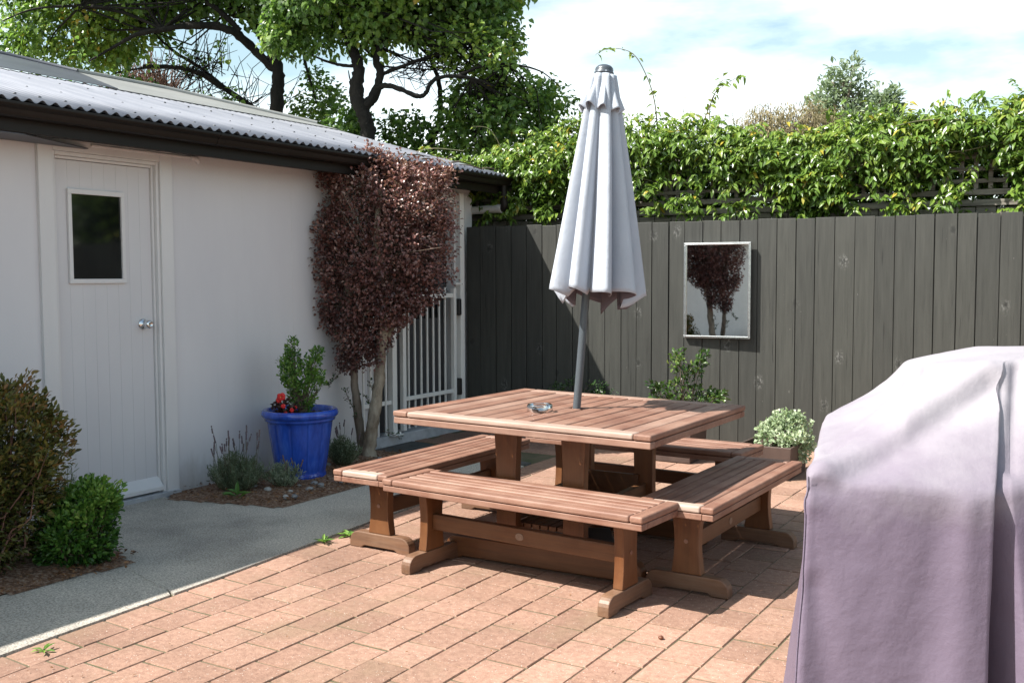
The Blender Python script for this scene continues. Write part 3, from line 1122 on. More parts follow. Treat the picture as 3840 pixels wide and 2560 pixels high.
# ================================================================== FENCE
FYAW = R(6.6)
FX, FY = -5.30, 7.855
FH = 1.885
def fl(u, w=0.0, z=0.0):      # along the fence, out from its face
    return (FX + u * math.cos(FYAW) - w * math.sin(FYAW), FY + u * math.sin(FYAW) + w * math.cos(FYAW), z)
fence = thing('paling_fence', 'tall dark grey fence of vertical timber palings behind the table', 'fence', (FX, FY, 0), FYAW)
b = MB()
u = 0.0
while u < 7.2:
    w = random.choice([.138, .146, .150, .155])
    dep = random.choice([0, 0, .003, -.004, .006])
    lean = random.gauss(0, .0015)
    zt = FH + random.gauss(0, .003)
    g = random.choice([.002, .003, .0045])
    t_ = random.uniform(.1, .9)
    b.add([(u + g, dep, .03), (u + w - g, dep, .03), (u + w - g, dep + .019, .03), (u + g, dep + .019, .03),
           (u + g + lean, dep, zt), (u + w - g + lean, dep, zt), (u + w - g + lean, dep + .019, zt), (u + g + lean, dep + .019, zt)],
          [(3, 2, 1, 0), (4, 5, 6, 7), (0, 1, 5, 4), (1, 2, 6, 5), (2, 3, 7, 6), (3, 0, 4, 7)], t_)
    b.box(u + w - .022, u + w + .022, .0205, .0262, .05, FH - .03, t_)
    u += w
b.build('palings', M['fence'], fence, .002, 2)
for z in (.35, 1.0, 1.62):
    b = MB()
    b.box(0, 7.2, .027, .072, z, z + .075)
    b.build('rail', M['fence'], fence, .003)
for u in (.2, 2.5, 4.8, 7.0):
    b = MB()
    b.box(u, u + .1, .073, .17, -.05, 1.80)
    b.build('post', M['fence'], fence, .004)

# mirror leaning out from the fence at its right edge
mu = 2.085
mp = fl(mu, -.025)
mir = thing('wall_mirror', 'rectangular silver framed mirror hung on the dark fence', 'mirror', (mp[0], mp[1], 0), R(4.6))
MW, MZ0, MZ1 = .565, .905, 1.70
b = MB()
fw_ = .020
for (x0, x1, z0, z1, M4) in ((0, MW, MZ0, MZ0 + fw_, 0), (0, MW, MZ1 - fw_, MZ1, 0), (0, fw_, MZ0 + fw_, MZ1 - fw_, 0), (MW - fw_, MW, MZ0 + fw_, MZ1 - fw_, 0)):
    b.box(x0, x1, -.022, .012, z0 + .0004, z1 - .0004)
for (x0, x1, z0, z1) in ((.010, MW - .010, MZ0 + .010, MZ0 + .018), (.010, MW - .010, MZ1 - .018, MZ1 - .010), (.010, .018, MZ0 + .020, MZ1 - .020), (MW - .018, MW - .010, MZ0 + .020, MZ1 - .020)):
    b.box(x0, x1, -.027, -.0225, z0, z1)
b.build('frame', M['alu'], mir, .002)
b = MB()
b.box(fw_ - .004, MW - fw_ + .004, -.006, .004, MZ0 + fw_ - .004, MZ1 - fw_ + .004)
b.build('mirror_glass', M['mirror'], mir)
b = MB()
b.box(.03, MW - .03, .0121, .018, MZ0 + .03, MZ1 - .03)
b.box(MW - .12, MW - .09, .0181, .045, 1.2, 1.4)
b.build('backing', M['oldwood'], mir)

# ================================================================== TRELLIS AND VINE BEHIND THE FENCE
TW = .42
tre = thing('trellis', 'weathered timber trellis fence behind the dark fence, mostly under the vine', 'trellis', (FX, FY, 0), FYAW)
for u in (-.05, 1.75, 3.55, 5.35, 7.1):
    b = MB()
    b.box(u, u + .09, TW + .045, TW + .135, -.05, 2.42)
    b.build('post', M['oldwood'], tre, .004)
b = MB()
u = -.8
while u < 7.3:
    w = random.uniform(.14, .155)
    b.box(u, u + w - .006, TW + .02, TW + .038, .0, 1.955 + random.gauss(0, .004), random.random())
    u += w
b.build('palings', M['oldwood'], tre, .002)
b = MB()
for z, h in ((1.965, .05), (2.05, .045)):
    b.box(-.8, 7.3, TW - .01, TW + .018, z, z + h, random.random())
b.build('rail', M['oldwood'], tre, .003)
b = MB()
for i in range(4):
    z = 2.145 + i * .095
    b.box(-.8, 7.3, TW - .002, TW + .010, z, z + .032)
u = -.75
while u < 7.3:
    b.box(u, u + .034, TW + .011, TW + .022, 2.10, 2.46)
    u += .105
b.build('lattice', M['oldwood'], tre, .0015, 1)

vine = thing('climbing_vine', 'dense bright green climbing vine spilling over the trellis behind the fence', 'vine', (FX, FY, 0), FYAW)
tops = [(-1.6, 2.52), (-.7, 2.55), (-.1, 2.50), (.35, 2.62), (.75, 2.80), (1.15, 2.95), (1.5, 2.80), (1.8, 2.74), (2.05, 2.84), (2.35, 2.70), (2.8, 2.63), (3.2, 2.66), (3.6, 2.72), (4.05, 2.70), (4.5, 2.76), (5.0, 2.82), (5.6, 2.78), (6.4, 2.82), (7.4, 2.75)]
def vtop(u):
    return float(np.interp(u, [t[0] for t in tops], [t[1] for t in tops]))
cl, ct = [], []
for i in range(5600):
    u = random.uniform(-1.5, 7.3)
    if random.random() < .55 * max(0, math.sin(u * 4.3 + 2 * math.sin(u * 1.7)) - .25):
        continue
    zt = vtop(u) + random.gauss(0, .05)
    low = 2.17 + .15 * math.sin(u * 3.1 + 1.3) + .12 * math.sin(u * 7.7)
    z = zt - (zt - low) * random.random() ** 1.15
    k = (z - low) / max(.1, zt - low)
    w = TW - .02 - (.20 * math.sin(min(1, k) * math.pi) + .05) * random.uniform(.3, 1.15)
    if random.random() < .25:
        w = TW + random.uniform(.05, .3)
    cl.append((u, w, z))
    ct.append(min(.9, .28 + .42 * k + random.gauss(0, .13)))
for (uu, dep_, nn_) in ((.12, 1.95, 26), (.42, 1.92, 34), (.75, 1.97, 26), (1.15, 2.0, 24), (1.75, 1.97, 26), (2.05, 1.91, 40), (2.5, 1.93, 36), (2.8, 2.0, 24), (3.05, 1.92, 30), (3.35, 1.97, 24), (3.72, 1.91, 40), (4.1, 1.91, 40), (4.62, 1.93, 30), (5.2, 1.95, 30), (5.8, 1.93, 30), (6.4, 1.95, 24)):
    for i in range(int(nn_ * .62)):
        z = dep_ + (2.30 - dep_) * random.random()
        cl.append((uu + random.gauss(0, .07 + .10 * (z - dep_)), TW - .16 - random.uniform(0, .1), z))
        ct.append(min(.9, .55 + random.gauss(0, .15)))
for i in range(3600):      # growth on the far side of the trellis, shade put into darker leaf tones
    u = random.uniform(-1.5, 7.3)
    z = random.uniform(1.85, vtop(u) - .04)
    cl.append((u, TW + random.uniform(.06, .50), z))
    ct.append(random.uniform(.05, .45))
for i in range(1800):
    cl.append((random.uniform(-1.5, 7.3), TW + random.uniform(.05, .40), random.uniform(1.95, 2.45)))
    ct.append(random.uniform(.0, .35))
cl = np.array(cl)
# sprays: leaves arranged in pairs along a drooping twig
VP, VD, VN, VT = [], [], [], []
sb = MB()
for c, t in zip(cl, ct):
    dirv = np.array([random.gauss(0, .7), -abs(random.gauss(.6, .4)), random.gauss(-.05, .55)])
    dirv /= np.linalg.norm(dirv)
    L = random.uniform(.10, .22)
    p = np.array(c) - dirv * L * .4
    path = []
    for i in range(5):
        path.append(tuple(p))
        dirv = dirv + np.array([0, 0, -.16])
        dirv /= np.linalg.norm(dirv)
        side = np.cross(dirv, [0, 0, 1])
        side /= np.linalg.norm(side) + 1e-9
        for sg in (-1, 1):
            d = dirv * .6 + side * sg * .9 + np.array([0, 0, -.25]) + rng.normal(0, .25, 3)
            VP.append(p + rng.normal(0, .004, 3))
            VD.append(d)
            VN.append(np.array([0, -.35, 1.0]) + rng.normal(0, .35, 3))
            VT.append(min(1, max(0, t + random.gauss(0, .12) + (.35 if random.random() < .015 else 0))))
        p = p + dirv * L / 5
    if random.random() < .2:
        sb.tube(path, [.0025, .002, .002, .0015, .001], 4, .5, False)
# whippy shoots standing clear of the mass
def shoot(path, leafy, r=.006):
    pts = smooth_path(path, 6)
    sb.tube(pts, lerp_list([r, .0015], len(pts)), 5, .6, False)
    n_ = len(pts)
    for i, q in enumerate(pts):
        f = i / n_
        for _ in range(3):
            if random.random() < leafy * (1 - .55 * f):
                d = np.array([random.gauss(0, 1), random.gauss(0, .6), random.gauss(-.35, .5)])
                VP.append(np.array(q) + rng.normal(0, .012, 3))
                VD.append(d)
                VN.append(np.array([0, -.3, 1.0]) + rng.normal(0, .4, 3))
                VT.append(random.uniform(.5, .9))
shoot([(1.72, TW, 2.6), (1.70, TW - .05, 2.95), (1.62, TW - .05, 3.2), (1.50, TW - .08, 3.40), (1.30, TW - .1, 3.46), (1.16, TW - .1, 3.42)], .62, .007)
shoot([(2.2, TW, 2.6), (2.18, TW, 2.85), (2.24, TW - .05, 3.0), (2.40, TW - .06, 3.10), (2.48, TW - .06, 3.13)], .75)
shoot([(2.1, TW, 2.7), (2.2, TW, 2.95), (2.28, TW, 3.1), (2.33, TW, 3.11)], .35)
shoot([(4.85, TW, 2.55), (4.66, TW - .05, 2.85), (4.63, TW - .06, 3.05), (4.68, TW - .06, 3.24)], .08, .006)
shoot([(1.9, TW, 2.6), (1.95, TW, 2.8), (1.93, TW, 2.98)], .4)
shoot([(2.42, TW - .02, 2.6), (2.38, TW - .03, 2.85)], .2)
shoot([(.35, TW - .1, 2.3), (.22, TW - .1, 2.62), (.10, TW - .12, 2.82), (-.1, TW - .1, 2.86)], .16, .005)
shoot([(-.6, TW - .4, 2.3), (-.75, TW - .45, 2.62), (-.9, TW - .4, 2.70)], .2, .004)
for i in range(26):
    uu = random.uniform(-1, 7)
    z = vtop(uu)
    shoot([(uu, TW, z - .2), (uu + random.gauss(0, .06), TW, z), (uu + random.gauss(0, .12), TW - random.uniform(0, .15), z + random.uniform(.05, .16))], .6, .004)
for i in range(24):      # bare runners looping along the face
    uu = random.uniform(-1, 7)
    z = random.uniform(2.25, 2.7)
    sb.tube(smooth_path([(uu, TW - .18, z), (uu + .25, TW - .22, z + random.gauss(.03, .05)), (uu + .55, TW - .18, z + random.gauss(-.02, .06))], 4), .0045, 5, .3, False)
VP, VD, VN = np.array(VP), np.array(VD), np.array(VN)
Ls = rng.uniform(.036, .092, len(VP))
V, T, tt = leaf_geo(VP, VD, VN, Ls, Ls * .40, np.array(VT), fold=.18, droop=.28, wide=.36)
tri_mesh('leaves', V, T, tt, M['l_vine'], vine)
sb.build('stems', M['stem'], vine)

# ================================================================== GATE
gate = thing('security_gate', 'white barred metal gate in front of the shed doorway', 'gate', (-5.30, 7.0, .088))
def gt(b, name, mat, bevel=0.0, parent=None):
    for i, v in enumerate(b.v):
        b.v[i] = (v[0] + 5.30, v[1] - 7.0, v[2] - .088)
    return b.build(name, mat, parent or gate, bevel)
gx = -5.315
b = MB()
b.box(gx - .03, gx + .03, 6.715, 6.775, .096, 1.29)
post = gt(b, 'post', M['gate'], .004)
b = MB()
b.box(gx - .065, gx + .07, 6.68, 6.81, .0885, .0955)
for yy in (6.70, 6.79):
    b.tube([(gx + .045, yy, .096), (gx + .045, yy, .115)], .009, 8)
gt(b, 'base_plate', M['gate'], .001, post)
b = MB()     # swinging leaf: stiles and rails
b.box(gx - .02, gx + .02, 6.872, 6.917, .105, 1.29)
b.box(gx - .02, gx + .02, 7.640, 7.680, .105, 1.32)
b.box(gx - .012, gx + .012, 6.918, 7.639, 1.235, 1.275)
b.box(gx - .012, gx + .012, 6.918, 7.639, .360, .395)
gt(b, 'leaf_frame', M['gate'], .003)
for i in range(7):
    b = MB()
    yy = 6.998 + i * .092
    b.box(gx - .028, gx - .0125, yy - .008, yy + .008, .11, 1.33)
    gt(b, 'bar', M['gate'], .002)
b = MB()     # fixed panel on the other side of the post
b.box(gx - .012, gx + .012, 6.30, 6.714, .352, .387)
gt(b, 'side_rail', M['gate'], .003)
b = MB()
b.box(gx - .012, gx + .012, 6.30, 6.714, 1.235, 1.27)
gt(b, 'side_rail', M['gate'], .003)
for yy in (6.34, 6.43, 6.525, 6.63):
    b = MB()
    b.box(gx + .0125, gx + .028, yy - .008, yy + .008, .10, 1.33)
    gt(b, 'bar', M['gate'], .002)
b = MB()
b.box(gx - .03, gx + .03, 7.735, 7.80, .089, 2.19)
gt(b, 'hinge_post', M['gate'], .004)
for z in (.335, 1.07):
    b = MB()
    b.box(gx - .015, gx + .046, 7.683, 7.732, z, z + .155)
    gt(b, 'hinge_block', M['black'], .012)
b = MB()
b.box(gx + .02, gx + .032, 7.66, 7.76, 1.352, 1.372)
b.tube([(gx + .026, 7.75, 1.362), (gx + .045, 7.75, 1.362)], .006, 8)
gt(b, 'latch', M['gate'], .002)

# ================================================================== TABLE AND BENCHES
def hourglass(w0, w1, w2, z0, z1, n=12):
    pts = []
    for i in range(n + 1):
        t = i / n
        z = z0 + (z1 - z0) * t
        # wide foot, waist at 60 percent, wide head
        w = w0 * (1 - t) ** 2.2 + w2 * t ** 2.6 + w1 * (1 - (1 - t) ** 2.2 - t ** 2.6)
        pts.append((w / 2, z))
    return [(-p[0], p[1]) for p in pts] + [(p[0], p[1]) for p in pts[::-1]]


def foot_outline(L, h, rec=.014, r=.055):
    a = L / 2
    pts = [(-a, 0), (-a + .075, 0), (-a + .10, rec), (a - .10, rec), (a - .075, 0), (a, 0)]
    for i in range(7):
        t = math.pi / 2 * i / 6
        pts.append((a - r + r * math.cos(t), h - r + r * math.sin(t)))
    for i in range(7):
        t = math.pi / 2 + math.pi / 2 * i / 6
        pts.append((-a + r + r * math.cos(t), h - r + r * math.sin(t)))
    return pts


def bench(label, loc, yaw, L, D, H, long_sides, tones, spacing):
    """bench along its local x"""
    t = thing('bench', label, 'bench', loc, yaw, 'benches around the picnic table')
    hx, hy = L / 2, D / 2
    b = MB()
    zt, th = H, .030
    ew = .062
    if long_sides:       # side boards full length, short boards let in between
        b.box(-hx, hx, -hy, -hy + ew, zt - th, zt, tones[0])
        b.box(-hx, hx, hy - ew, hy, zt - th, zt, tones[0])
    else:
        b.box(-hx + ew + .0015, hx - ew - .0015, -hy, -hy + ew, zt - th, zt, tones[0])
        b.box(-hx + ew + .0015, hx - ew - .0015, hy - ew, hy, zt - th, zt, tones[0])
    n_ = 4
    g = .006
    inner = D - 2 * ew
    bw = (inner - g * (n_ + 1)) / n_
    for i in range(n_):
        y0 = -hy + ew + g + i * (bw + g)
        dz = random.gauss(0, .0008)
        b.box(-hx + ew + .003, hx - ew - .003, y0, y0 + bw, zt - th + .003, zt - .002 + dz, random.uniform(.34, .56))
    seat = b.build('seat', M['wx'], t, .009, 3)
    for k_, (xa, xb) in enumerate(((-hx, -hx + ew), (hx - ew, hx))):
        b = MB()
        if long_sides:
            b.box(xa, xb, -hy + ew + .001, hy - ew - .001, zt - th, zt - .0006, tones[1 + k_])
        else:
            b.box(xa, xb, -hy, hy, zt - th, zt, tones[1 + k_])
        b.build('end_board', M['wy'], seat, .009, 3)
    b = MB()             # apron just under the seat boards
    a = .004
    b.box(-hx + a, hx - a, -hy + a, -hy + .055, zt - .060, zt - th - .002, .48)
    b.box(-hx + a, hx - a, hy - .055, hy - a, zt - .060, zt - th - .002, .48)
    b.box(-hx + a, -hx + .055, -hy + .056, hy - .056, zt - .060, zt - th - .002, .48)
    b.box(hx - .055, hx - a, -hy + .056, hy - .056, zt - .060, zt - th - .002, .48)
    b.build('apron', M['wx'], t, .004)
    for sx in (-1, 1):
        cx_ = sx * spacing / 2
        b = MB()
        b.prism(hourglass(.145, .098, .150, .086, zt - .062), cx_ - .024, cx_ + .024, 'x', .5)
        leg = b.build('leg', M['wz'], t, .004)
        b = MB()
        b.tube([(cx_ + sx * .0245, 0, .235), (cx_ + sx * .028, 0, .235)], .010, 10)
        b.build('peg', M['wx'], leg)
        b = MB()
        b.prism(foot_outline(min(.40, D + .05), .085), cx_ - .028, cx_ + .028, 'x', .55)
        b.build('foot', M['fy'], t, .005)
        b = MB()
        b.box(cx_ - .022, cx_ + .022, -hy + .06, hy - .06, zt - .0615, zt - .034, .4)
        b.build('cleat', M['fy'], t, .002)
    b = MB()
    b.box(-spacing / 2 + .0245, spacing / 2 - .0245, -.021, .021, .185, .262, .5)
    st = b.build('stretcher', M['fx'], t, .005)
    b = MB()
    tmp_ = MB()
    tmp_.lathe([(0, 0), (.020, 0), (.020, .002), (0, .0025)], 16)
    b.add([(v[0] * 1.15, -.0211 - v[2], .224 + v[1] * .85) for v in tmp_.v], [f[::-1] for f in tmp_.f], .62)
    b.build('plug', M['fy'], st)
    return t


bench('wooden slatted bench in front of the picnic table, nearest the camera', (-2.375, 3.965, 0), -.066, 1.43, .345, .44, False, (.52, .50, .50), 1.09)
bench('wooden slatted bench on the table\'s left, between it and the blue pot', (-3.30, 4.610, 0), R(90) - .020, 1.37, .36, .435, True, (.50, .84, .55), 1.02)
bench('wooden slatted bench on the table\'s right, beside the covered barbecue', (-1.665, 4.735, 0), R(90) - .015, 1.30, .365, .432, True, (.50, .84, .55), .97)
bench('wooden slatted bench behind the table, in front of the planter tubs', (-2.53, 5.62, 0), -.045, 1.44, .36, .44, False, (.42, .45, .42), 1.08)

# picnic table
tab = thing('picnic_table', 'square slatted hardwood picnic table with the umbrella through its centre', 'table', (-2.44, 4.63, 0), .019)
TWd, TDp, TZ = 1.38, 1.325, .742
tilt = Matrix.Rotation(R(.9), 4, 'Y') @ Matrix.Rotation(R(-.7), 4, 'X')
tilt = Matrix.Translation((0, 0, TZ)) @ tilt @ Matrix.Translation((0, 0, -TZ))
hx, hy = TWd / 2, TDp / 2
ew = .085
b = MB()
b.box(-hx, -hx + ew, -hy, hy, TZ - .028, TZ, .5, tilt)
b.box(hx - ew, hx, -hy, hy, TZ - .028, TZ, .42, tilt)
n_ = 13
g = .007
bw = (TWd - 2 * ew - g * (n_ + 1)) / n_
for i in range(n_):
    x0 = -hx + ew + g + i * (bw + g)
    dz = random.gauss(0, .001)
    tn = random.uniform(.34, .58)
    if i == n_ // 2:      # slat cut round the umbrella hole
        b.box(x0, x0 + bw, -hy + ew + .003, -.026, TZ - .025, TZ - .002 + dz, tn, tilt)
        b.box(x0, x0 + bw, .026, hy - ew - .003, TZ - .025, TZ - .002 + dz, tn, tilt)
    else:
        b.box(x0, x0 + bw, -hy + ew + .003, hy - ew - .003, TZ - .025, TZ - .002 + dz, tn, tilt)
top = b.build('tabletop', M['wy'], tab, .008, 3)
for ya, yb, tn in ((-hy, -hy + ew, .74), (hy - ew, hy, .62)):
    b = MB()
    b.box(-hx + ew + .001, hx - ew - .001, ya, yb, TZ - .028, TZ - .0005, tn, tilt)
    b.build('end_board', M['wx'], top, .009, 3)
b = MB()
a = .004
b.box(-hx + a, hx - a, -hy + a, -hy + .06, TZ - .062, TZ - .031, .55, tilt)
b.box(-hx + a, hx - a, hy - .06, hy - a, TZ - .062, TZ - .031, .5, tilt)
b.box(-hx + a, -hx + .06, -hy + .061, hy - .061, TZ - .062, TZ - .031, .5, tilt)
b.box(hx - .06, hx - a, -hy + .061, hy - .061, TZ - .062, TZ - .031, .5, tilt)
b.box(-.09, -.035, -hy + .061, hy - .061, TZ - .058, TZ - .0255, .4, tilt)
b.box(.035, .09, -hy + .061, hy - .061, TZ - .058, TZ - .0255, .4, tilt)
b.build('apron', M['wx'], tab, .004)
for sy in (-1, 1):
    yy = sy * .42
    for sx in (-1, 1):
        b = MB()
        b.prism([(p[0] + sx * .185 + .02, p[1]) for p in hourglass(.118, .100, .135, .112, TZ - .066)], yy - .026, yy + .026, 'y', .5)
        b.build('leg', M['wz'], tab, .004)
    b = MB()
    b.prism([(p[0] + .02, p[1]) for p in foot_outline(1.08, .115, .014, .06)], yy - .032, yy + .032, 'y', .5)
    b.build('foot_rail', M['fx'], tab, .006)
    b = MB()
    b.box(-.50, .54, yy - .022, yy + .022, TZ - .066 - .022, TZ - .0665, .42)
    b.build('top_bearer', M['fx'], tab, .003)
for sx in (-1, 1):
    b = MB()
    b.box(sx * .185 + .02 - .02, sx * .185 + .02 + .02, -.393, .393, .21, .30, .45)
    b.build('side_stretcher', M['fy'], tab, .004)
b = MB()
for i in range(7):
    x0 = -.142 + i * .0465
    b.box(x0, x0 + .040, -.391, .391, .186, .2095, random.uniform(.35, .5))
b.build('lower_shelf', M['fy'], tab, .003)
b = MB()
b.box(-.143, .183, .425 - .052, .425 - .031, .215, .345, .4)
b.build('back_panel', M['fx'], tab, .003)

# ashtray
ash = MB()
prof = [(0, .010), (.048, .010), (.052, .034), (.054, .038), (.060, .038), (.064, .034), (.066, .004), (.062, 0), (0, 0)]
ash.lathe(prof, 48, mod=lambda a_, z_: 1 + (.012 * math.cos(8 * a_) if z_ < .03 else 0))
o = ash.build('ashtray', M['glass'])
o.location = (-2.520, 4.385, TZ + .0035)
tag(o, 'round clear glass ashtray on the table beside the umbrella pole', 'ashtray')

# ================================================================== UMBRELLA
um = thing('patio_umbrella', 'closed pale lilac canvas umbrella leaning slightly in the table\'s centre', 'umbrella', (-2.44, 4.63, 0))
um.rotation_euler = (0, 0, VIEW)
leanM = Matrix.Translation((0, 0, .74)) @ Matrix.Rotation(R(4.7), 4, 'Y') @ Matrix.Rotation(R(-.6), 4, 'X') @ Matrix.Translation((0, 0, -.74))
def lean(b):
    for i, v in enumerate(b.v):
        b.v[i] = tuple(leanM @ Vector(v))
b = MB()
b.tube([(0, 0, .05), (0, 0, 2.44)], .0205, 20)
lean(b)
b.build('pole', M['pole'], um)
def fabric_surface(zfun, rfun, nz, nth=192, off=0.0):
    bb = MB()
    vs = []
    for i in range(nz + 1):
        t = i / nz
        for j in range(nth):
            a_ = 2 * math.pi * j / nth
            r = rfun(t, a_)
            z = zfun(t, a_)
            sway = .10 * math.sin(2 * a_ + 1.0) * t + .16 * t * math.sin(a_ * 3 + 2.0) * .3
            vs.append((r * math.cos(a_ + sway) + off * t, r * math.sin(a_ + sway), z))
    fs = []
    for i in range(nz):
        for j in range(nth):
            j2 = (j + 1) % nth
            fs.append((i * nth + j, (i + 1) * nth + j, (i + 1) * nth + j2, i * nth + j2))
    bb.add(vs, fs, .5, True)
    return bb
LOB = 8
def warp(a_):      # broad and narrow folds
    return a_ + .26 * math.sin(a_ + 1.9) + .17 * math.sin(2 * a_ + .6)
def lobe(a_):
    a_ = warp(a_)
    k = math.floor((a_ + .3) / (2 * math.pi / LOB))
    f = ((a_ + .3) / (2 * math.pi / LOB)) % 1.0
    s = abs(math.sin(math.pi * f ** [1.9, 1.6, 2.1, 1.7, 2.0, 1.5, 1.9, 1.8][int(k) % 8]))      # folds all wrap to one side
    amp = [1.0, .94, 1.03, .9, 1.0, .97, 1.02, .92][int(k) % 8]
    return s, amp
def can_r(t, a_):
    s, amp = lobe(a_)
    Rr = .066 + .200 * t ** .96
    deep = .24 + .26 * min(1, t * 1.6)
    w_ = .0022 * t * math.sin(4 * a_ + 5 * t)
    return Rr * amp * (1 - deep * (1 - s ** .55)) + w_
def can_z(t, a_):
    s, amp = lobe(a_)
    aw = warp(a_)
    k_ = int(math.floor((aw + .3) / (2 * math.pi / LOB))) % 8
    f_ = ((aw + .3) / (2 * math.pi / LOB)) % 1.0
    hem = 1.372 - .030 * f_ - [.09, .11, .08, .10, .03, .015, .02, .02][k_] * (1 - s) ** 1.5 + .006 * math.sin(a_ * 5)
    return 2.452 + (hem - 2.452) * t
b = fabric_surface(can_z, can_r, 46, nth=288, off=.050)
lean(b)
can = b.build('canopy', M['canopy'], um)
can.data.materials.append(M['canopy_in'])
so = can.modifiers.new('cloth', 'SOLIDIFY')
so.thickness = .0025
so.offset = -1
so.material_offset = 1
def fl_r(t, a_):
    s, amp = lobe(a_ + .12)
    Rr = .046 + .080 * t ** 1.25
    return Rr * (1 - (.08 + .26 * t) * (1 - s ** .8)) + .004 * math.sin(7 * a_) * t
def fl_z(t, a_):
    s, amp = lobe(a_ + .12)
    return 2.470 + (2.288 - .030 * (1 - s) + .010 * math.sin(a_ * 2) - 2.470) * t
b = fabric_surface(fl_z, fl_r, 18)
lean(b)
ven = b.build('vent_flap', M['canopy'], um)
so = ven.modifiers.new('cloth', 'SOLIDIFY')
so.thickness = .0025
b = MB()
b.lathe([(0, 2.505), (.018, 2.504), (.034, 2.498), (.044, 2.488), (.047, 2.478), (.046, 2.466), (.050, 2.465), (.050, 2.458), (.03, 2.455), (0, 2.455)], 32)
lean(b)
b.build('finial_cap', M['capblue'], um)
for k in range(8):       # folded ribs inside, seen at the hem
    a_ = 2 * math.pi * (k + .5) / 8 - .3
    b = MB()
    b.tube([(.03 * math.cos(a_), .03 * math.sin(a_), 2.40), (.12 * math.cos(a_), .12 * math.sin(a_), 1.40)], .006, 6)
    lean(b)
    b.build('rib', M['pole'], um)
b = MB()
b.box(-.23, .23, -.23, .23, 0.004, .055)
b.lathe([(.05, .055), (.042, .07), (.034, .36), (.030, .37), (.024, .37)], 20)
for i, v in enumerate(b.v):
    b.v[i] = (v[0] - .035, v[1], v[2])
b.build('base', M['basepl'], um, .008)

# ================================================================== BARBECUE UNDER A COVER
bbq_r, bbq_d = 1.40, 2.95
bx, by, _ = loc_rd(bbq_r + .018, bbq_d + .02)
bbq = thing('covered_barbecue', 'barbecue hidden under a faded purple fabric cover in the right foreground', 'barbecue', (bx, by, 0), VIEW)
def L_(r, d, z):
    return (r - bbq_r, d - bbq_d, z)
LOW = [(.655, 2.40), (.90, 2.390), (1.13, 2.37), (1.19, 2.60), (1.265, 2.33), (1.62, 2.42), (2.30, 2.60), (2.40, 3.60), (1.70, 3.66), (1.15, 3.50), (.78, 3.0)]
MID = [(.716, 2.47), (.93, 2.450), (1.163, 2.43), (1.185, 2.475), (1.225, 2.47), (1.60, 2.60), (2.25, 2.74), (2.32, 3.52), (1.68, 3.58), (1.20, 3.42), (.915, 2.98)]
TOP = [(1.095, 2.885), (1.13, 2.83), (1.350, 2.79), (1.362, 2.80), (1.39, 2.81), (1.66, 2.86), (2.10, 2.95), (2.14, 3.38), (1.60, 3.50), (1.31, 3.39), (1.165, 3.10)]
ZM = [.922, .900, .880, .882, .885, .90, .91, .93, .95, 1.01, 1.008]
ZT = [1.090, 1.170, 1.182, 1.182, 1.181, 1.180, 1.17, 1.18, 1.178, 1.135, 1.080]
KP, SUB = 11, 20
lev = []
for f in np.linspace(0, 1, 48):
    lev.append([(*(np.array(LOW[i]) + (np.array(MID[i]) - np.array(LOW[i])) * f), .02 + (ZM[i] - .02) * f) for i in range(KP)])
for f in np.linspace(0, 1, 34)[1:]:
    lev.append([(*(np.array(MID[i]) + (np.array(TOP[i]) - np.array(MID[i])) * f), ZM[i] + (ZT[i] - ZM[i]) * f - .006 * math.sin(math.pi * f)) for i in range(KP)])
cr_, cd_, cz_ = 1.62, 3.14, 1.182
for f in np.linspace(0, 1, 12)[1:-1]:
    lev.append([(TOP[i][0] + (cr_ - TOP[i][0]) * f, TOP[i][1] + (cd_ - TOP[i][1]) * f, ZT[i] + (cz_ - ZT[i]) * math.sin(f * math.pi / 2)) for i in range(KP)])
G = []
for lv in lev:
    row = []
    for i in range(KP):
        p, q = np.array(lv[i]), np.array(lv[(i + 1) % KP])
        for k in range(SUB):
            row.append(p + (q - p) * k / SUB)
    G.append(row)
G = np.array(G)
for it in range(2):       # let the cloth round over its corners a little
    A_ = G.copy()
    A_[1:-1] = .5 * G[1:-1] + .125 * (G[:-2] + G[2:] + np.roll(G, 1, 1)[1:-1] + np.roll(G, -1, 1)[1:-1])
    A_[0] = .6 * G[0] + .2 * (np.roll(G, 1, 1)[0] + np.roll(G, -1, 1)[0])
    G = A_
du = np.roll(G, -1, 1) - np.roll(G, 1, 1)
dv_ = np.gradient(G, axis=0)
NG = np.cross(du, dv_)
NG /= np.linalg.norm(NG, axis=2, keepdims=True) + 1e-9
def seg_fold(P_, a_, c_, w0, w1, amp):
    """a fold running between two points, widening from w0 to w1"""
    a_, c_ = np.array(a_), np.array(c_)
    ab = c_ - a_
    t = np.clip(((P_ - a_) @ ab) / (ab @ ab), 0, 1)
    dist = np.linalg.norm(P_ - (a_ + t[..., None] * ab), axis=2)
    w = w0 + (w1 - w0) * t
    return amp * np.exp(-(dist / w) ** 2)
H_ = np.zeros(G.shape[:2])
A0, B0, D0, E0 = (.70, 2.47, .92), (1.163, 2.43, .88), (1.35, 2.79, 1.188), (.895, 2.97, .998)
H_ += seg_fold(G, (.78, 2.50, .935), (1.30, 2.77, 1.175), .045, .035, .020)
H_ -= seg_fold(G, (.84, 2.50, .925), (1.29, 2.72, 1.13), .05, .04, .022)
H_ += seg_fold(G, (.80, 2.66, .96), (1.12, 2.83, 1.17), .02, .03, .010)
H_ -= seg_fold(G, (.82, 2.62, .96), (1.13, 2.80, 1.15), .02, .03, .009)
H_ += seg_fold(G, (.90, 2.90, 1.01), (1.03, 2.865, 1.105), .02, .015, .008)
H_ -= seg_fold(G, (.715, 2.46, .90), (.79, 2.47, .905), .018, .03, .016)
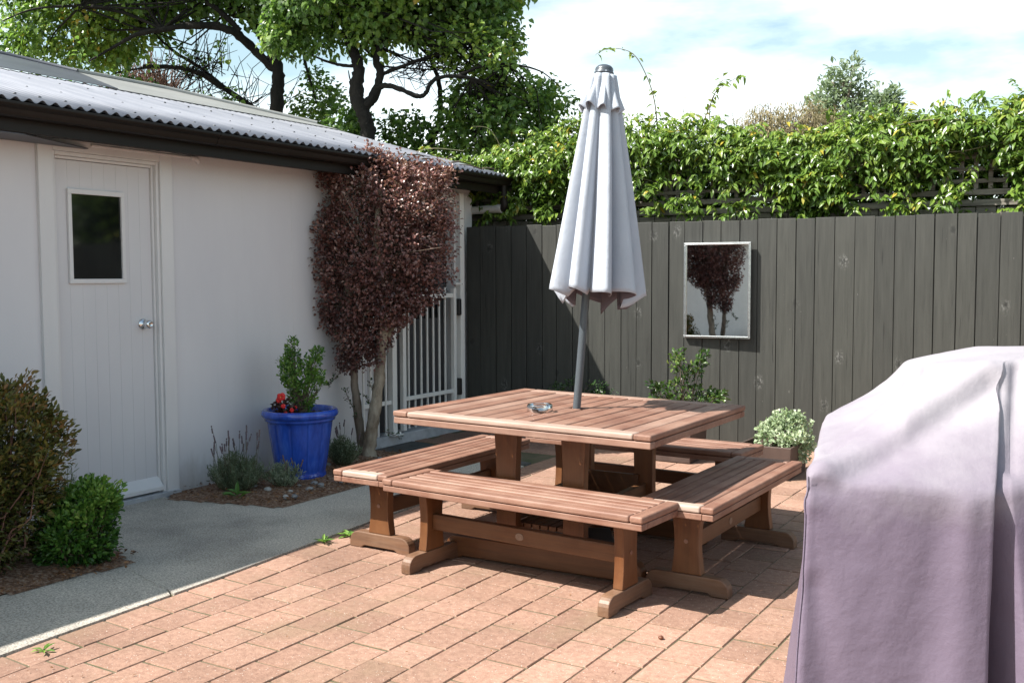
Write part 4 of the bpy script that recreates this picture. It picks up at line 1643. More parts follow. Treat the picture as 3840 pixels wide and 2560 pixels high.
H_ += seg_fold(G, (.70, 2.46, .93), (.73, 2.45, .70), .02, .03, .008)
H_ -= seg_fold(G, (.72, 2.45, .82), (.76, 2.40, .30), .02, .05, .012)
H_ += seg_fold(G, (1.10, 2.43, .85), (1.06, 2.38, .2), .03, .06, .010)
H_ -= seg_fold(G, (1.02, 2.42, .80), (.96, 2.38, .2), .05, .07, .008)
H_ -= seg_fold(G, (1.40, 2.80, 1.16), (1.25, 2.52, .93), .02, .02, .016)
H_ += seg_fold(G, (1.44, 2.80, 1.16), (1.34, 2.50, .90), .02, .03, .012)
from mathutils import noise as mno
for a_ in range(G.shape[0]):
    for c_ in range(G.shape[1]):
        x_, y_, z_ = G[a_, c_]
        H_[a_, c_] += .006 * mno.noise((x_ * 4.2, y_ * 4.2, z_ * 3)) + .0014 * mno.noise((x_ * 15 + 3, y_ * 15, z_ * 9)) + .0006 * mno.noise((x_ * 42, y_ * 42, z_ * 30))
G = G + NG * H_[..., None]
b = MB()
nl, npk = G.shape[:2]
vs = [L_(*p) for p in G.reshape(-1, 3)]
fs = []
for a_ in range(nl - 1):
    for i in range(npk):
        j = (i + 1) % npk
        fs.append((a_ * npk + i, a_ * npk + j, (a_ + 1) * npk + j, (a_ + 1) * npk + i))
vs.append(L_(cr_, cd_, cz_))
for i in range(npk):
    fs.append(((nl - 1) * npk + i, (nl - 1) * npk + (i + 1) % npk, len(vs) - 1))
b.add(vs, fs, .5, True)
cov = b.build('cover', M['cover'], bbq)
# stitched seams standing proud of the cloth
def seam(pts, name='seam'):
    b = MB()
    pp = []
    for p in smooth_path([L_(*q) for q in pts], 8):
        d2 = ((np.array(vs) - np.array(p)) ** 2).sum(1)
        k = int(d2.argmin())
        pp.append(Vector(vs[k]) + Vector(NG.reshape(-1, 3)[min(k, nl * npk - 1)]) * .0012)
    qq = [pp[0]]
    for p in pp[1:]:
        if (p - qq[-1]).length > .012:
            qq.append(p)
    if len(qq) > 2:
        b.tube(smooth_path(qq, 2), .0022, 6, .5)
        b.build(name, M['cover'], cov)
seam([(.70, 2.47, .91), (.69, 2.45, .7), (.67, 2.42, .4), (.65, 2.41, .1)])

# ================================================================== BLUE POT
pot = thing('flower_pot', 'glossy cobalt blue fluted pot standing by the shed wall', 'pot', (-4.985, 5.275, .012), 0)
def flute(a_, z_):
    if .05 < z_ < .395:
        f = (a_ * 12 / (2 * math.pi) + .15) % 1.0
        g_ = min(f, 1 - f)
        return 1 - .035 * max(0, 1 - g_ / .05) - .012 * (1 - math.sin(math.pi * f))
    return 1
prof = [(.0, 0), (.165, 0), (.176, .006), (.180, .02), (.176, .035), (.172, .05), (.178, .07), (.19, .14), (.202, .22), (.214, .30), (.222, .36), (.226, .392), (.229, .40), (.231, .408), (.244, .412), (.248, .422),
        (.246, .430), (.256, .436), (.266, .447), (.270, .462), (.266, .478), (.254, .489), (.240, .490), (.230, .482), (.226, .46), (.222, .40), (.0, .40)]
b = MB()
b.lathe(prof, 240, mod=flute)
for i_, f_ in enumerate(b.f):
    qx = sum(b.v[k_][0] for k_ in f_) / 4
    qy = sum(b.v[k_][1] for k_ in f_) / 4
    qz = sum(b.v[k_][2] for k_ in f_) / 4
    fr = ((math.atan2(qy, qx) % (2 * math.pi)) * 12 / (2 * math.pi) + .15) % 1.0
    if .05 < qz < .40 and min(fr, 1 - fr) < .02:
        b.t[i_] = 0.12
b.build('pot_body', M['glaze'], pot)
b = MB()
b.lathe([(0, .452), (.1, .450), (.19, .440), (.222, .428)], 40, mod=lambda a_, z_: 1)
for i in range(500):
    a_, r_ = random.uniform(0, 6.28), .215 * random.random() ** .5
    if r_ > .2 and random.random() < .5:
        continue
    s_ = random.uniform(.004, .012)
    hgt = .448 + (.02 if (math.cos(a_ - 3.9) > .2 and r_ > .08) else 0) * random.random()
    b.blob((r_ * math.cos(a_), r_ * math.sin(a_), hgt), (s_, s_ * .8, s_ * .6), .5, 5, 3, .4)
b.build('potting_soil', M['soil'], pot)

PM = .00300
def px_poly(pts, ox, oy, mpp):
    return [((p[0] - ox) * mpp, (oy - p[1]) * mpp) for p in pts]

sh_ = thing('potted_shrub', 'small upright green shrub growing in the blue pot', 'shrub', (-4.97, 5.27, .46), VIEW)
poly = px_poly([(645, 880), (640, 830), (655, 835), (664, 790), (674, 785), (684, 828), (700, 845), (712, 812), (726, 805), (738, 815), (728, 850), (742, 890), (724, 905), (722, 925), (700, 955), (668, 950), (662, 915)], 688, 965, PM)
cl = clumps_in(poly, 240, .12)
b = MB()
twigs(b, [(0, 0, 0), (.01, .01, .02)], cl[::4], .005, .0015, n=5, wob=.012)
b.build('branches', M['twig'], sh_)
foliage('leaves', cl, .028, 13, .023, .012, M['l_bright'], sh_, tone=(.4, 1.0), center=(0, 0, .05), hang=-.25)

beg = thing('red_begonia', 'red flowering begonia at the front edge of the blue pot\'s soil', 'flower', (-4.965, 5.14, .455), VIEW)
cl = clumps_in([(-.085, .0), (-.105, .06), (-.07, .10), (-.01, .11), (.06, .085), (.075, .02), (.05, 0)], 40, .05)
foliage('leaves', cl, .018, 6, .028, .024, M['l_dark'], beg, tone=(.2, .9), center=(0, 0, -.03))
def flower(b, c, r):
    for k in range(6):
        a_ = 2 * math.pi * k / 6 + random.random() * .5
        p = Vector(c) + Vector((math.cos(a_), -.25, math.sin(a_))) * r * .5
        b.blob(p, (r * .55, r * .22, r * .5), .5, 8, 5, .15)
for c, r in (((-.038, -.04, .150), .030), ((-.058, -.03, .125), .020), ((-.025, -.045, .085), .017), ((.035, -.05, .058), .016), ((.058, -.04, .075), .012), ((-.01, -.05, .04), .012), ((-.06, -.03, .03), .009), ((.09, -.03, .02), .009)):
    b = MB()
    flower(b, c, r)
    b.build('flower', M['red'], beg)
b = MB()
b.blob((-.038, -.062, .150), .004, .5, 8, 5)
b.build('flower_centre', gen('yellow_centre', (.75, .5, .05), (.8, .6, .1), .6, 20, bs=0), beg)

# ================================================================== BED PLANTS
def tuft(name, label, cat, loc, n, H, spread, mat, leafL, leafW, stalks=0, stalkH=(.2, .35), group=None, tone=(.2, .8), elong=1.0):
    t = thing(name, label, cat, loc, VIEW, group)
    VP, VD, VN, VT = [], [], [], []
    b = MB()
    for i in range(n):
        a_ = random.uniform(0, 2 * math.pi)
        e = random.random() ** .6
        q = Vector((math.cos(a_) * spread * e * elong, math.sin(a_) * spread * e * .8, 0))
        hgt = H * (1 - .45 * e * e) * random.uniform(.7, 1.05)
        p1 = q * .35
        p2 = q + Vector((random.gauss(0, .02), random.gauss(0, .02), hgt))
        pts = smooth_path([p1, p1.lerp(p2, .5) + Vector((q.x * .2, q.y * .2, .01)), p2], 5)
        b.tube(pts, lerp_list([.002, .001], len(pts)), 4, .5, False)
        ti = random.uniform(*tone)
        for k, p in enumerate(pts[2:]):
            for _ in range(3):
                d = rdir(1)[0] * .8 + np.array([0, 0, .8])
                VP.append(np.array(p) + rng.normal(0, .006, 3))
                VD.append(d)
                VN.append(rdir(1)[0])
                VT.append(min(1, max(0, ti + random.gauss(0, .12))))
    Ls = leafL * rng.uniform(.7, 1.3, len(VP))
    V, T, tt = leaf_geo(np.array(VP), np.array(VD), np.array(VN), Ls, Ls * leafW / leafL, np.array(VT), droop=.1)
    tri_mesh('leaves', V, T, tt, mat, t)
    for i in range(stalks):
        a_ = random.uniform(0, 2 * math.pi)
        q = Vector((math.cos(a_) * spread * .9 * random.random() ** .5 * elong, math.sin(a_) * spread * .5, H * .5))
        h_ = random.uniform(*stalkH)
        tip = q * 1.15 + Vector((random.gauss(0, .03), random.gauss(0, .02), h_))
        b.tube([q, q.lerp(tip, .6) + Vector((random.gauss(0, .006), 0, 0)), tip], .0016, 4, .5, False)
        dv = (tip - q).normalized()
        fb = MB()
        for k in range(6):
            if k == 1 and random.random() < .5:
                continue
            fb.blob(tip - dv * (k * .0085), (.0055, .0055, .006), .5, 6, 4, .4)
        fb.build('flower_spike', M['lavflower'], t)
    b.build('stems', M['stem'], t)
    return t

tuft('lavender', 'largest lavender bush with dry flower spikes, beside the door frame', 'lavender', (-5.0, 4.68, .02), 150, .25, .19, M['l_lav'], .034, .0045, 24, (.14, .28), 'lavender plants in the bed', (.1, .7))
tuft('lavender', 'smaller greyish lavender against the left side of the blue pot', 'lavender', (-4.82, 4.94, .02), 70, .16, .13, M['l_lav'], .028, .0045, 5, (.06, .16), 'lavender plants in the bed', (.35, 1))
tuft('lavender', 'small lavender between the blue pot and the burgundy tree', 'lavender', (-4.98, 5.72, .025), 110, .22, .12, M['l_lav'], .028, .005, 7, (.08, .22), 'lavender plants in the bed', (.15, .75))
tuft('silver_shrub', 'wispy silver grey sprigs between the bronze shrub and the bright green shrub', 'shrub', (-4.53, 3.12, .02), 60, .46, .14, M['l_lav'], .030, .004, 0, tone=(.4, 1))
t = thing('broadleaf_weed', 'broad leaved green weed at the foot of the largest lavender', 'weed', (-4.83, 4.53, .02), VIEW)
VP = np.array([(0, 0, .01)] * 7) + rng.normal(0, .008, (7, 3))
VD = np.array([(math.cos(a_), -.4 + .5 * math.sin(a_), .45) for a_ in np.linspace(-.4, 3.6, 7)])
V, T, tt = leaf_geo(VP, VD, np.tile([0, -.3, 1.0], (7, 1)), rng.uniform(.06, .10, 7), .032, rng.uniform(.5, .9, 7))
tri_mesh('leaves', V, T, tt, M['l_bright'], t)

# bronze azalea in the left foreground
az = thing('azalea_bush', 'large bronze green azalea bush in the left foreground, beside the path', 'bush', (-4.63, 2.74, .02), VIEW)
az.scale = (.98, 1, .90)
AM = .00194
poly = px_poly([(-260, 1400), (-280, 960), (-150, 850), (-40, 850), (5, 860), (22, 885), (60, 915), (95, 945), (165, 945), (195, 985), (188, 1020), (205, 1060), (190, 1110), (170, 1180), (150, 1270), (110, 1350), (40, 1395)], 10, 1400, AM)
cl = clumps_in(poly, 1500, .42, .5, .45)
cl = cl + rng.normal(0, .022, cl.shape)
b = MB()
twigs(b, [(0, 0, 0), (-.1, .05, 0), (-.25, 0, 0), (.08, -.05, 0)], cl[::5], .008, .002, n=5, wob=.04)
sprig = []
for (px_, py_) in ((96, 872), (90, 905), (150, 905), (140, 915), (157, 930), (6, 842), (35, 880), (-60, 835), (182, 1070), (170, 985), (60, 905), (20, 862), (-30, 832), (48, 890), (75, 918), (110, 925), (128, 932), (172, 948), (200, 965), (210, 1015), (215, 1050), (200, 1095), (185, 1150), (-90, 832), (120, 905), (188, 1000), (168, 930), (14, 835), (72, 890)):
    e = Vector(((px_ - 10) * AM, random.uniform(-.2, .15), (1400 - py_) * AM))
    s = e + Vector((-.05 if px_ > 160 else .0, 0, -.14))
    b.tube([s, s.lerp(e, .6), e], [.003, .002, .0015], 5, .5, False)
    for f in (1, .8, .6, .4):
        sprig.append(tuple(s.lerp(e, f)))
b.build('branches', M['redtwig'], az)
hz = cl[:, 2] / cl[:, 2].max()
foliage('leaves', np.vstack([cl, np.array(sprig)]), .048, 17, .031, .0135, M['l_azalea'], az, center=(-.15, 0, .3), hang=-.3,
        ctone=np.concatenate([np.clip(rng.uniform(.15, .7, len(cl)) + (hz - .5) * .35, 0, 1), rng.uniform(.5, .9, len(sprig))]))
gs = thing('green_shrub', 'low bright green rounded shrub in the left foreground, before the azalea', 'shrub', (-4.40, 3.08, .02), VIEW)
GM = .00192
poly = px_poly([(105, 1310), (98, 1230), (130, 1160), (170, 1130), (215, 1113), (262, 1108), (300, 1128), (296, 1165), (285, 1195), (272, 1235), (278, 1275), (250, 1302), (200, 1315)], 195, 1315, GM)
cl = clumps_in(poly, 420, .22, .5, .4)
b = MB()
twigs(b, [(0, 0, 0), (-.04, .02, 0), (.03, 0, 0)], cl[::3], .005, .0018, n=5, wob=.02)
b.build('branches', M['twig'], gs)
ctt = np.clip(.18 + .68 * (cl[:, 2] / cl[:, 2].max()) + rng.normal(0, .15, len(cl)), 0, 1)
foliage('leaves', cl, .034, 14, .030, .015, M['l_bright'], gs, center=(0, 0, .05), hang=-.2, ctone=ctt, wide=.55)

# leaf litter and stones
def litter(name, pts_fn, n, size, mat, z):
    P = np.array([(*pts_fn(), z) for _ in range(n)])
    P[:, 2] += rng.uniform(0, .012, n)
    D = np.column_stack([rng.normal(size=(n, 2)), rng.normal(0, .25, n)])
    Nn = np.column_stack([rng.normal(0, .35, (n, 2)), np.ones(n)])
    Ls = size * rng.uniform(.5, 1.5, n)
    V, T, tt = leaf_geo(P, D, Nn, Ls, Ls * rng.uniform(.3, .6, n), rng.uniform(0, 1, n))
    return kind(tri_mesh(name, V, T, tt, mat), 'stuff')
def in_poly(poly, bias=None):
    xs = [p[0] for p in poly]
    ysb = [p[1] for p in poly]
    while True:
        p = (random.uniform(min(xs), max(xs)), random.uniform(max(min(ysb), 1.6), max(ysb)))
        if inside(poly, p) and (bias is None or random.random() < bias(p)):
            return p
litter('leaf_litter', lambda: in_poly(BED2, lambda p: .25 + .75 * max(0, 1 - (p[0] + 5.0) * -1.2) if p[0] > -5 else .3), 1500, .022, M['l_dry'], .03)
litter('leaf_litter', lambda: in_poly([(-4.6, 1.6), (-4.24, 1.6), (-4.24, 2.5), (-4.16, 3.2), (-4.3, 3.36), (-4.6, 3.36)]), 900, .020, M['l_dry'], .022)
PAT = [(-3.9, 2.0), (-3.5, 2.0), (-3.5, 5), (-3.9, 5)]
for i in range(26):
    if i < 18:
        p = (random.uniform(-4.62, -4.46) - .25 * random.random() * (i % 3), random.uniform(4.65, 5.75))
    else:
        p = (random.uniform(-5.1, -4.5), random.uniform(4.6, 6.2))
    s_ = random.uniform(.012, .032)
    b = MB()
    b.blob((0, 0, 0), (s_, s_ * random.uniform(.6, .9), s_ * .55), random.choice([0, 0, .2, .6, 1]), 9, 6, .25)
    o = b.build('stone', M['stone'])
    o.location = (p[0], p[1], .034)
    o.rotation_euler = (0, 0, random.uniform(0, 6))
    tag(o, 'small grey stone lying in the mulch around the blue pot', 'stone', 'stones in the bed')

def rosette(label, loc, n, L, lift=.35, mat='l_bright', name='weed'):
    t = thing(name, label, 'weed', loc, random.uniform(0, 6))
    a0 = np.linspace(0, 2 * math.pi, n, endpoint=False) + rng.normal(0, .2, n)
    VD = np.column_stack([np.cos(a0), np.sin(a0), np.full(n, lift) + rng.normal(0, .15, n)])
    V, T, tt = leaf_geo(np.tile([0, 0, .006], (n, 1)) + rng.normal(0, .004, (n, 3)) * [1, 1, .2], VD, np.tile([0, 0, 1.0], (n, 1)), L * .72 * rng.uniform(.7, 1.2, n), L * .20, rng.uniform(.55, 1, n))
    tri_mesh('leaves', V, T, tt, M[mat], t)
    b = MB()
    b.tube([(0, 0, -.008), (0, 0, .014)], .004, 6)
    b.build('crown', M['stem'], t)
rosette('small green weed in the joint nearest the front end of the path edge', (-3.50, 2.29, 0), 7, .070)
rosette('green weed at the path edge beside the left bench, nearer of two', (-3.655, 4.035, 0), 12, .085, .5)
rosette('green weed at the path edge beside the left bench, farther of two', (-3.63, 4.21, 0), 14, .10, .4)
rosette('tiny green weed between the pavers under the picnic table', (-2.985, 4.50, 0), 16, .045, .6)
b = MB()
b.blob((0, 0, 0), (.011, .011, .008), .5, 10, 6, .15)
o = b.build('fallen_nut', M['acorn'])
o.location = (-1.535, 3.62, .008)
tag(o, 'small round brown nut lying on the pavers near the front bench', 'nut')
litter('paving_crumbs', lambda: (random.uniform(-3.4, -.5), random.uniform(2.0, 7.4)), 420, .010, M['l_dry'], .001)

# ================================================================== BURGUNDY TREE
BM_ = .00342
bt = thing('burgundy_tree', 'small twin stemmed tree with dark burgundy leaves against the shed', 'tree', (-5.07, 6.09, 0), VIEW)
bt.scale = (1, 1, .972)
def bp(px_, py_, y=0):
    return ((px_ - 828) * BM_, y, (1054 - py_) * BM_)
b = MB()
limb(b, [bp(836, 1062), bp(837, 1020), bp(848, 950), bp(860, 860, .02), bp(866, 790), bp(876, 720, -.04), (bp(868, 640, -.06)), bp(866, 540, -.16), bp(868, 470, -.12), bp(872, 420)], [.066, .052, .043, .042, .040, .034, .03, .026, .018, .008], 14, 7, .5, .42)
limb(b, [bp(866, 790), bp(890, 745, .05), bp(915, 690, .08), bp(935, 600, .1), bp(950, 500, .1)], [.024, .022, .018, .014, .006], 9, 4, .5, .2)
limb(b, [bp(876, 720, -.02), bp(850, 640, .1), bp(840, 540, .15), bp(850, 440, .1)], [.022, .018, .014, .006], 9, 4, .5, .2)
trunk = b.build('trunk', M['lichen'], bt)
b = MB()
limb(b, [bp(824, 1060, .05), bp(815, 1000, .06), bp(806, 920, .06), bp(801, 850, .05), bp(806, 790, .05), bp(800, 720, .0), bp(790, 620, -.02), bp(785, 500, 0)], [.042, .034, .031, .029, .026, .022, .016, .006], 12, 7, .5, .42)
limb(b, [bp(803, 830, .05), bp(780, 780, .0), bp(752, 730, 0), bp(735, 660, 0)], [.016, .013, .009, .004], 8, 4, .5, .2)
b.build('second_trunk', M['bark'], bt)
poly = [bp(*p)[::2] for p in [(735, 385), (742, 350), (800, 352), (850, 342), (920, 365), (990, 372), (1030, 388), (1020, 440), (1030, 500), (1028, 570), (1024, 640), (985, 672), (940, 712), (900, 742), (872, 785), (855, 828), (805, 830), (772, 834), (776, 790), (744, 730), (728, 685), (732, 640), (714, 590), (718, 545), (734, 495), (762, 450)]]
cl = clumps_in(poly, 1150, .34, .5, .35)
b = MB()
src = [bp(868, 640, -.06), bp(866, 540, -.1), bp(790, 620, -.02), bp(935, 600, .1), bp(840, 540, .15), bp(915, 690, .08), bp(800, 720)]
twigs(b, src, cl[::4], .006, .0015, n=5, wob=.03)
for (p0, p1) in (((790, 470), (862, 600)), ((800, 440), (870, 590)), ((1010, 560), (870, 580))):
    b.tube([bp(p1[0], p1[1], -.1), bp((p0[0] + p1[0]) / 2, (p0[1] + p1[1]) / 2, -.25), bp(p0[0], p0[1], -.30)], [.004, .003, .002], 6, .5, False)
for (px_, py_) in ((757, 343), (848, 333), (860, 345), (905, 352), (945, 362), (1010, 370)):
    b.tube([bp(px_ + 5, py_ + 60), bp(px_, py_)], [.003, .0015], 5, .5, False)
side = []
for path in ([(868, 985), (905, 1000)], [(815, 960), (790, 910), (782, 885)], [(845, 930), (826, 900)], [(770, 850), (752, 870), (745, 880)], [(850, 900), (838, 870)]):
    b.tube([bp(*p) for p in path], .003, 5, .5, False)
    for k in range(len(path) - 1):
        for f in np.linspace(.2, 1, 7):
            side.append(bp(path[k][0] + (path[k + 1][0] - path[k][0]) * f, path[k][1] + (path[k + 1][1] - path[k][1]) * f, random.gauss(0, .02)))
b.build('twigs', M['twig'], bt)
crown_t = np.clip(.30 + .35 * (cl[:, 2] - 1.0) / 1.4 + rng.normal(0, .17, len(cl)), 0, 1)
foliage('crown', np.vstack([cl, np.array([bp(px_ + random.gauss(0, 3), py_ + k * 9) for (px_, py_) in ((757, 343), (848, 333), (860, 345), (905, 352), (945, 362), (1010, 370)) for k in range(4)])]), .078, 24, .027, .019, M['l_burg'], bt, center=bp(870, 640), out=.5, rnd=.9,
        ctone=np.concatenate([crown_t, np.full(24, .6)]), wide=.5, fold=.15)
foliage('shoot_leaves', np.array(side), .02, 3, .022, .014, M['l_box'], bt, tone=(.0, .35), center=bp(828, 1000))

bt2 = bt.copy()  # unseen second tree, added to give the mirror a dark reflection
C.objects.link(bt2)
bt2.location = (-4.62, -.75, 0)
bt2.scale = (1.15, 1.15, 1.15)
bt2.rotation_euler = (0, 0, VIEW + R(150))
bt2['label'] = 'second burgundy tree, added out of view for its reflection in the mirror'
for ch in list(bt.children):
    c2 = ch.copy()
    C.objects.link(c2)
    c2.parent = bt2

# ================================================================== PLANTERS ALONG THE FENCE
def planter(label, x0, x1, y0, y1, h, rz=0.0):
    cx_, cy_ = (x0 + x1) / 2, (y0 + y1) / 2
    t = thing('planter_tub', label, 'planter', (cx_, cy_, .003), rz, 'brown planter tubs along the fence')
    a, c = (x1 - x0) / 2, (y1 - y0) / 2
    b = MB()
    k = .90
    vs = [(-a * k, -c * k, 0), (a * k, -c * k, 0), (a * k, c * k, 0), (-a * k, c * k, 0), (-a, -c, h), (a, -c, h), (a, c, h), (-a, c, h),
          (-a + .02, -c + .02, h), (a - .02, -c + .02, h), (a - .02, c - .02, h), (-a + .02, c - .02, h), (-a + .02, -c + .02, h - .05), (a - .02, -c + .02, h - .05), (a - .02, c - .02, h - .05), (-a + .02, c - .02, h - .05)]
    fs = [(3, 2, 1, 0)]
    for i in range(4):
        j = (i + 1) % 4
        fs += [(i, j, 4 + j, 4 + i), (4 + i, 4 + j, 8 + j, 8 + i), (8 + i, 8 + j, 12 + j, 12 + i)]
    b.add(vs, fs)
    b.build('tub', M['planter'], t, .006)
    b = MB()
    b.box(-a + .021, a - .021, -c + .021, c - .021, h - .09, h - .035)
    b.build('soil', M['soil'], t)
    return t
planter('brown tub holding the low dark shrub, leftmost along the fence', -4.24, -3.90, 7.50, 7.82, .34)
planter('brown tub holding the smallest seedling, second along the fence', -3.80, -3.46, 7.42, 7.76, .34)
planter('brown tub holding the tallest glossy shrub, below the mirror', -3.12, -2.80, 7.16, 7.52, .38)
planter('brown tub overflowing with pale variegated leaves, rightmost along the fence', -2.36, -1.97, 6.91, 7.36, .23)
def plant(name, label, cat, loc, poly, n, depth, L, W, mat, per=12, rad=.035, tone=(.2, .8), ww=.42, **kw):
    t = thing(name, label, cat, loc, VIEW)
    cl = clumps_in(poly, n, depth)
    b = MB()
    twigs(b, [(0, 0, -.03), (.02, .01, -.03), (-.02, 0, -.03)], cl[::2], .005, .0016, n=5, wob=.015)
    b.build('branches', M['twig'], t)
    foliage('leaves', cl, rad, per, L, W, M[mat], t, tone=tone, center=(0, 0, .0), wide=ww, **kw)
    return t
plant('low_shrub', 'low dark green shrub in the leftmost tub, in the fence\'s shade', 'shrub', (-4.07, 7.66, .31), [(-.22, .02), (-.22, .16), (-.16, .20), (-.10, .17), (-.03, .23), (-.015, .31), (.01, .30), (.02, .20), (.10, .18), (.2, .21), (.27, .18), (.27, .05), (.1, .0)], 60, .13, .024, .014, 'l_box', tone=(.0, .55))
plant('seedling', 'tiny pale seedling in the second tub, just above the table edge', 'plant', (-3.63, 7.59, .31), [(-.10, 0), (-.08, .10), (-.02, .15), (.03, .08), (.10, .11), (.09, 0)], 14, .06, .022, .012, 'l_silver', 7)
plant('glossy_shrub', 'tallest glossy green shrub with upright shoots, below the mirror', 'shrub', (-2.93, 7.36, .345), [(-.22, .02), (-.24, .14), (-.27, .22), (-.25, .28), (-.17, .24), (-.14, .17), (-.10, .24), (-.10, .40), (-.07, .52), (-.03, .50), (-.02, .36), (.04, .33), (.10, .46), (.16, .48), (.14, .34), (.10, .22), (.20, .17), (.30, .18), (.33, .10), (.20, .04), (.05, -.02)], 92, .17, .036, .021, 'l_box', 11, .04, (.25, .95), .5)
plant('variegated_shrub', 'mounded shrub with pale silvery variegated leaves in the rightmost tub', 'shrub', (-2.07, 7.13, .195), [(-.16, .0), (-.20, .09), (-.17, .17), (-.10, .20), (-.04, .25), (.04, .23), (.08, .27), (.11, .20), (.18, .21), (.18, .10), (.17, .0), (.13, -.08), (.06, -.06), (-.05, -.06)], 150, .17, .025, .020, 'l_silver', 15, .04, (.2, .9), .55, hang=-.2)

# ================================================================== TREES BEYOND
def tree(name, label, r, d, limbs, leaf_polys, bark, leafmat, group=None, L=.085, W=.07, rough=.35):
    t = thing(name, label, 'tree', loc_rd(r, d), VIEW, group)
    b = MB()
    for pts, rads in thin(limbs, .64):
        limb(b, pts, rads, 10, 6, .5, .5)
    b.build('trunk', bark, t)
    return t

def thin(limbs, k):
    return [(p, [r_ * k for r_ in rr]) for p, rr in limbs]


def pxm(ox, d):
    s = d / 2324.0
    return lambda px_, py_, y=0: ((px_ - ox) * s, y, EYE + (638 - py_) * s)

dA = 12.5
A = pxm(640, dA)
ta = tree('broadleaf_tree', 'spreading dark limbed tree behind the shed, the left of two', (640 - 1176) / 2324 * dA, dA, [
    ([A(650, 900), A(648, 500), A(645, 265), A(650, 200), A(644, 150), A(628, 112), A(600, 70), A(560, 20), A(530, -60)], [.16, .15, .125, .118, .115, .105, .085, .07, .04]),
    ([A(644, 150), A(640, 110), A(655, 50), A(680, -20), A(700, -90)], [.09, .085, .075, .06, .03]),
    ([A(640, 165), A(600, 128), A(565, 95, -.2), A(520, 84, -.3), A(470, 88, -.4), A(420, 100, -.5), A(370, 116, -.6), A(320, 142, -.6), A(270, 178, -.7)], [.08, .085, .08, .07, .06, .05, .04, .026, .012]),
    ([A(590, 262, .5), A(560, 232, .4), A(520, 205, .3), A(480, 178, .1), A(430, 163, 0), A(380, 160, 0), A(345, 158, 0)], [.07, .06, .05, .05, .045, .04, .03]),
    ([A(520, 205, .3), A(470, 160, .1), A(420, 130, 0), A(385, 100, 0), A(350, 60, 0)], [.035, .032, .028, .022, .01]),
    ([A(575, 90, -.2), A(520, 40, -.3), A(440, 10, -.4), A(350, -10, -.5), A(240, 20, -.6)], [.05, .045, .035, .028, .012]),
    ([A(420, 100, -.5), A(350, 70, -.6), A(260, 60, -.7), A(170, 70, -.8), A(110, 100, -.9)], [.03, .028, .024, .018, .008]),
    ([A(380, 160), A(330, 165), A(280, 175), A(255, 190)], [.026, .02, .014, .006]),
    ([A(600, 255, .6), A(612, 225, .6), A(632, 170, .4)], [.03, .025, .02]),
    ([A(695, 95, .2), A(705, 150, .2), A(718, 200, .2), A(728, 235, .2)], [.03, .028, .022, .012]),
], None, M['darkbark'], None, 0)
polyA = [A(*p)[::2] for p in [(20, 100), (70, 75), (45, 10), (30, -120), (150, -260), (500, -300), (760, -260), (760, 60), (735, 90), (700, 105), (680, 95), (655, 62), (610, 60), (560, 38), (500, 38), (440, 48), (400, 58), (370, 88), (320, 108), (280, 140), (240, 160), (170, 150), (150, 190), (80, 165), (60, 130)]]
cl = clumps_in(polyA, 1000, 1.5, .6)
ctt = np.clip(.42 + .10 * rng.normal(size=len(cl)) + .16 * np.sin(cl[:, 0] * 2.3) * np.sin(cl[:, 2] * 2.9 + 1) + .16 * np.clip((-cl[:, 0] - .9) / 1.5, 0, 1), 0, 1)  # leaves on the left of the crown paler, sunlight put into their tone
foliage('crown', cl, .20, 34, .062, .052, M['l_tree'], ta, center=(-1.5, 0, 5.0), out=.35, up=.9, hang=.35, ctone=ctt, lv=.5, wide=.38, sunny=1.6)
lowA = [A(*p)[::2] for p in [(665, 268), (660, 215), (690, 180), (725, 150), (752, 185), (790, 200), (800, 270), (780, 320), (700, 290)]]
cl2 = clumps_in(lowA, 75, .6)
cl2[:, 1] += .5
stray = np.array([A(random.uniform(240, 420), random.uniform(175, 245), random.gauss(0, .5)) for _ in range(26)] + [A(random.uniform(420, 620), random.uniform(120, 250), random.gauss(0, .4)) for _ in range(14)])
foliage('low_leaves', np.vstack([cl2, stray]), .13, 16, .062, .052, M['l_tree'], ta, tone=(.2, .6), center=(.4, 0, 3), out=.3, up=.9, hang=.3, lv=.3, wide=.38)
b = MB()      # bare fine twigs under the canopy
for i in range(150):
    s = random.choice([A(560, 232, .4), A(480, 178, .1), A(520, 205, .3), A(430, 163), A(470, 160, .1), A(590, 262, .5)])
    s = Vector(s) + Vector((random.gauss(0, .15), random.gauss(0, .1), random.gauss(0, .08)))
    e = s + Vector((random.gauss(0, .28), random.gauss(0, .2), random.gauss(.12, .34)))
    mpt = s.lerp(e, .5) + Vector((random.gauss(0, .06), 0, random.gauss(0, .06)))
    b.tube([s, mpt, e], [.007, .005, .003], 4, .5, False)
twigs(b, [A(420, 100, -.5), A(350, 60), A(560, 20), A(680, -20), A(440, 10, -.4), A(260, 60, -.7)], cl[::14], .014, .005, n=5, wob=.14)
b.build('twigs', M['darkbark'], ta)

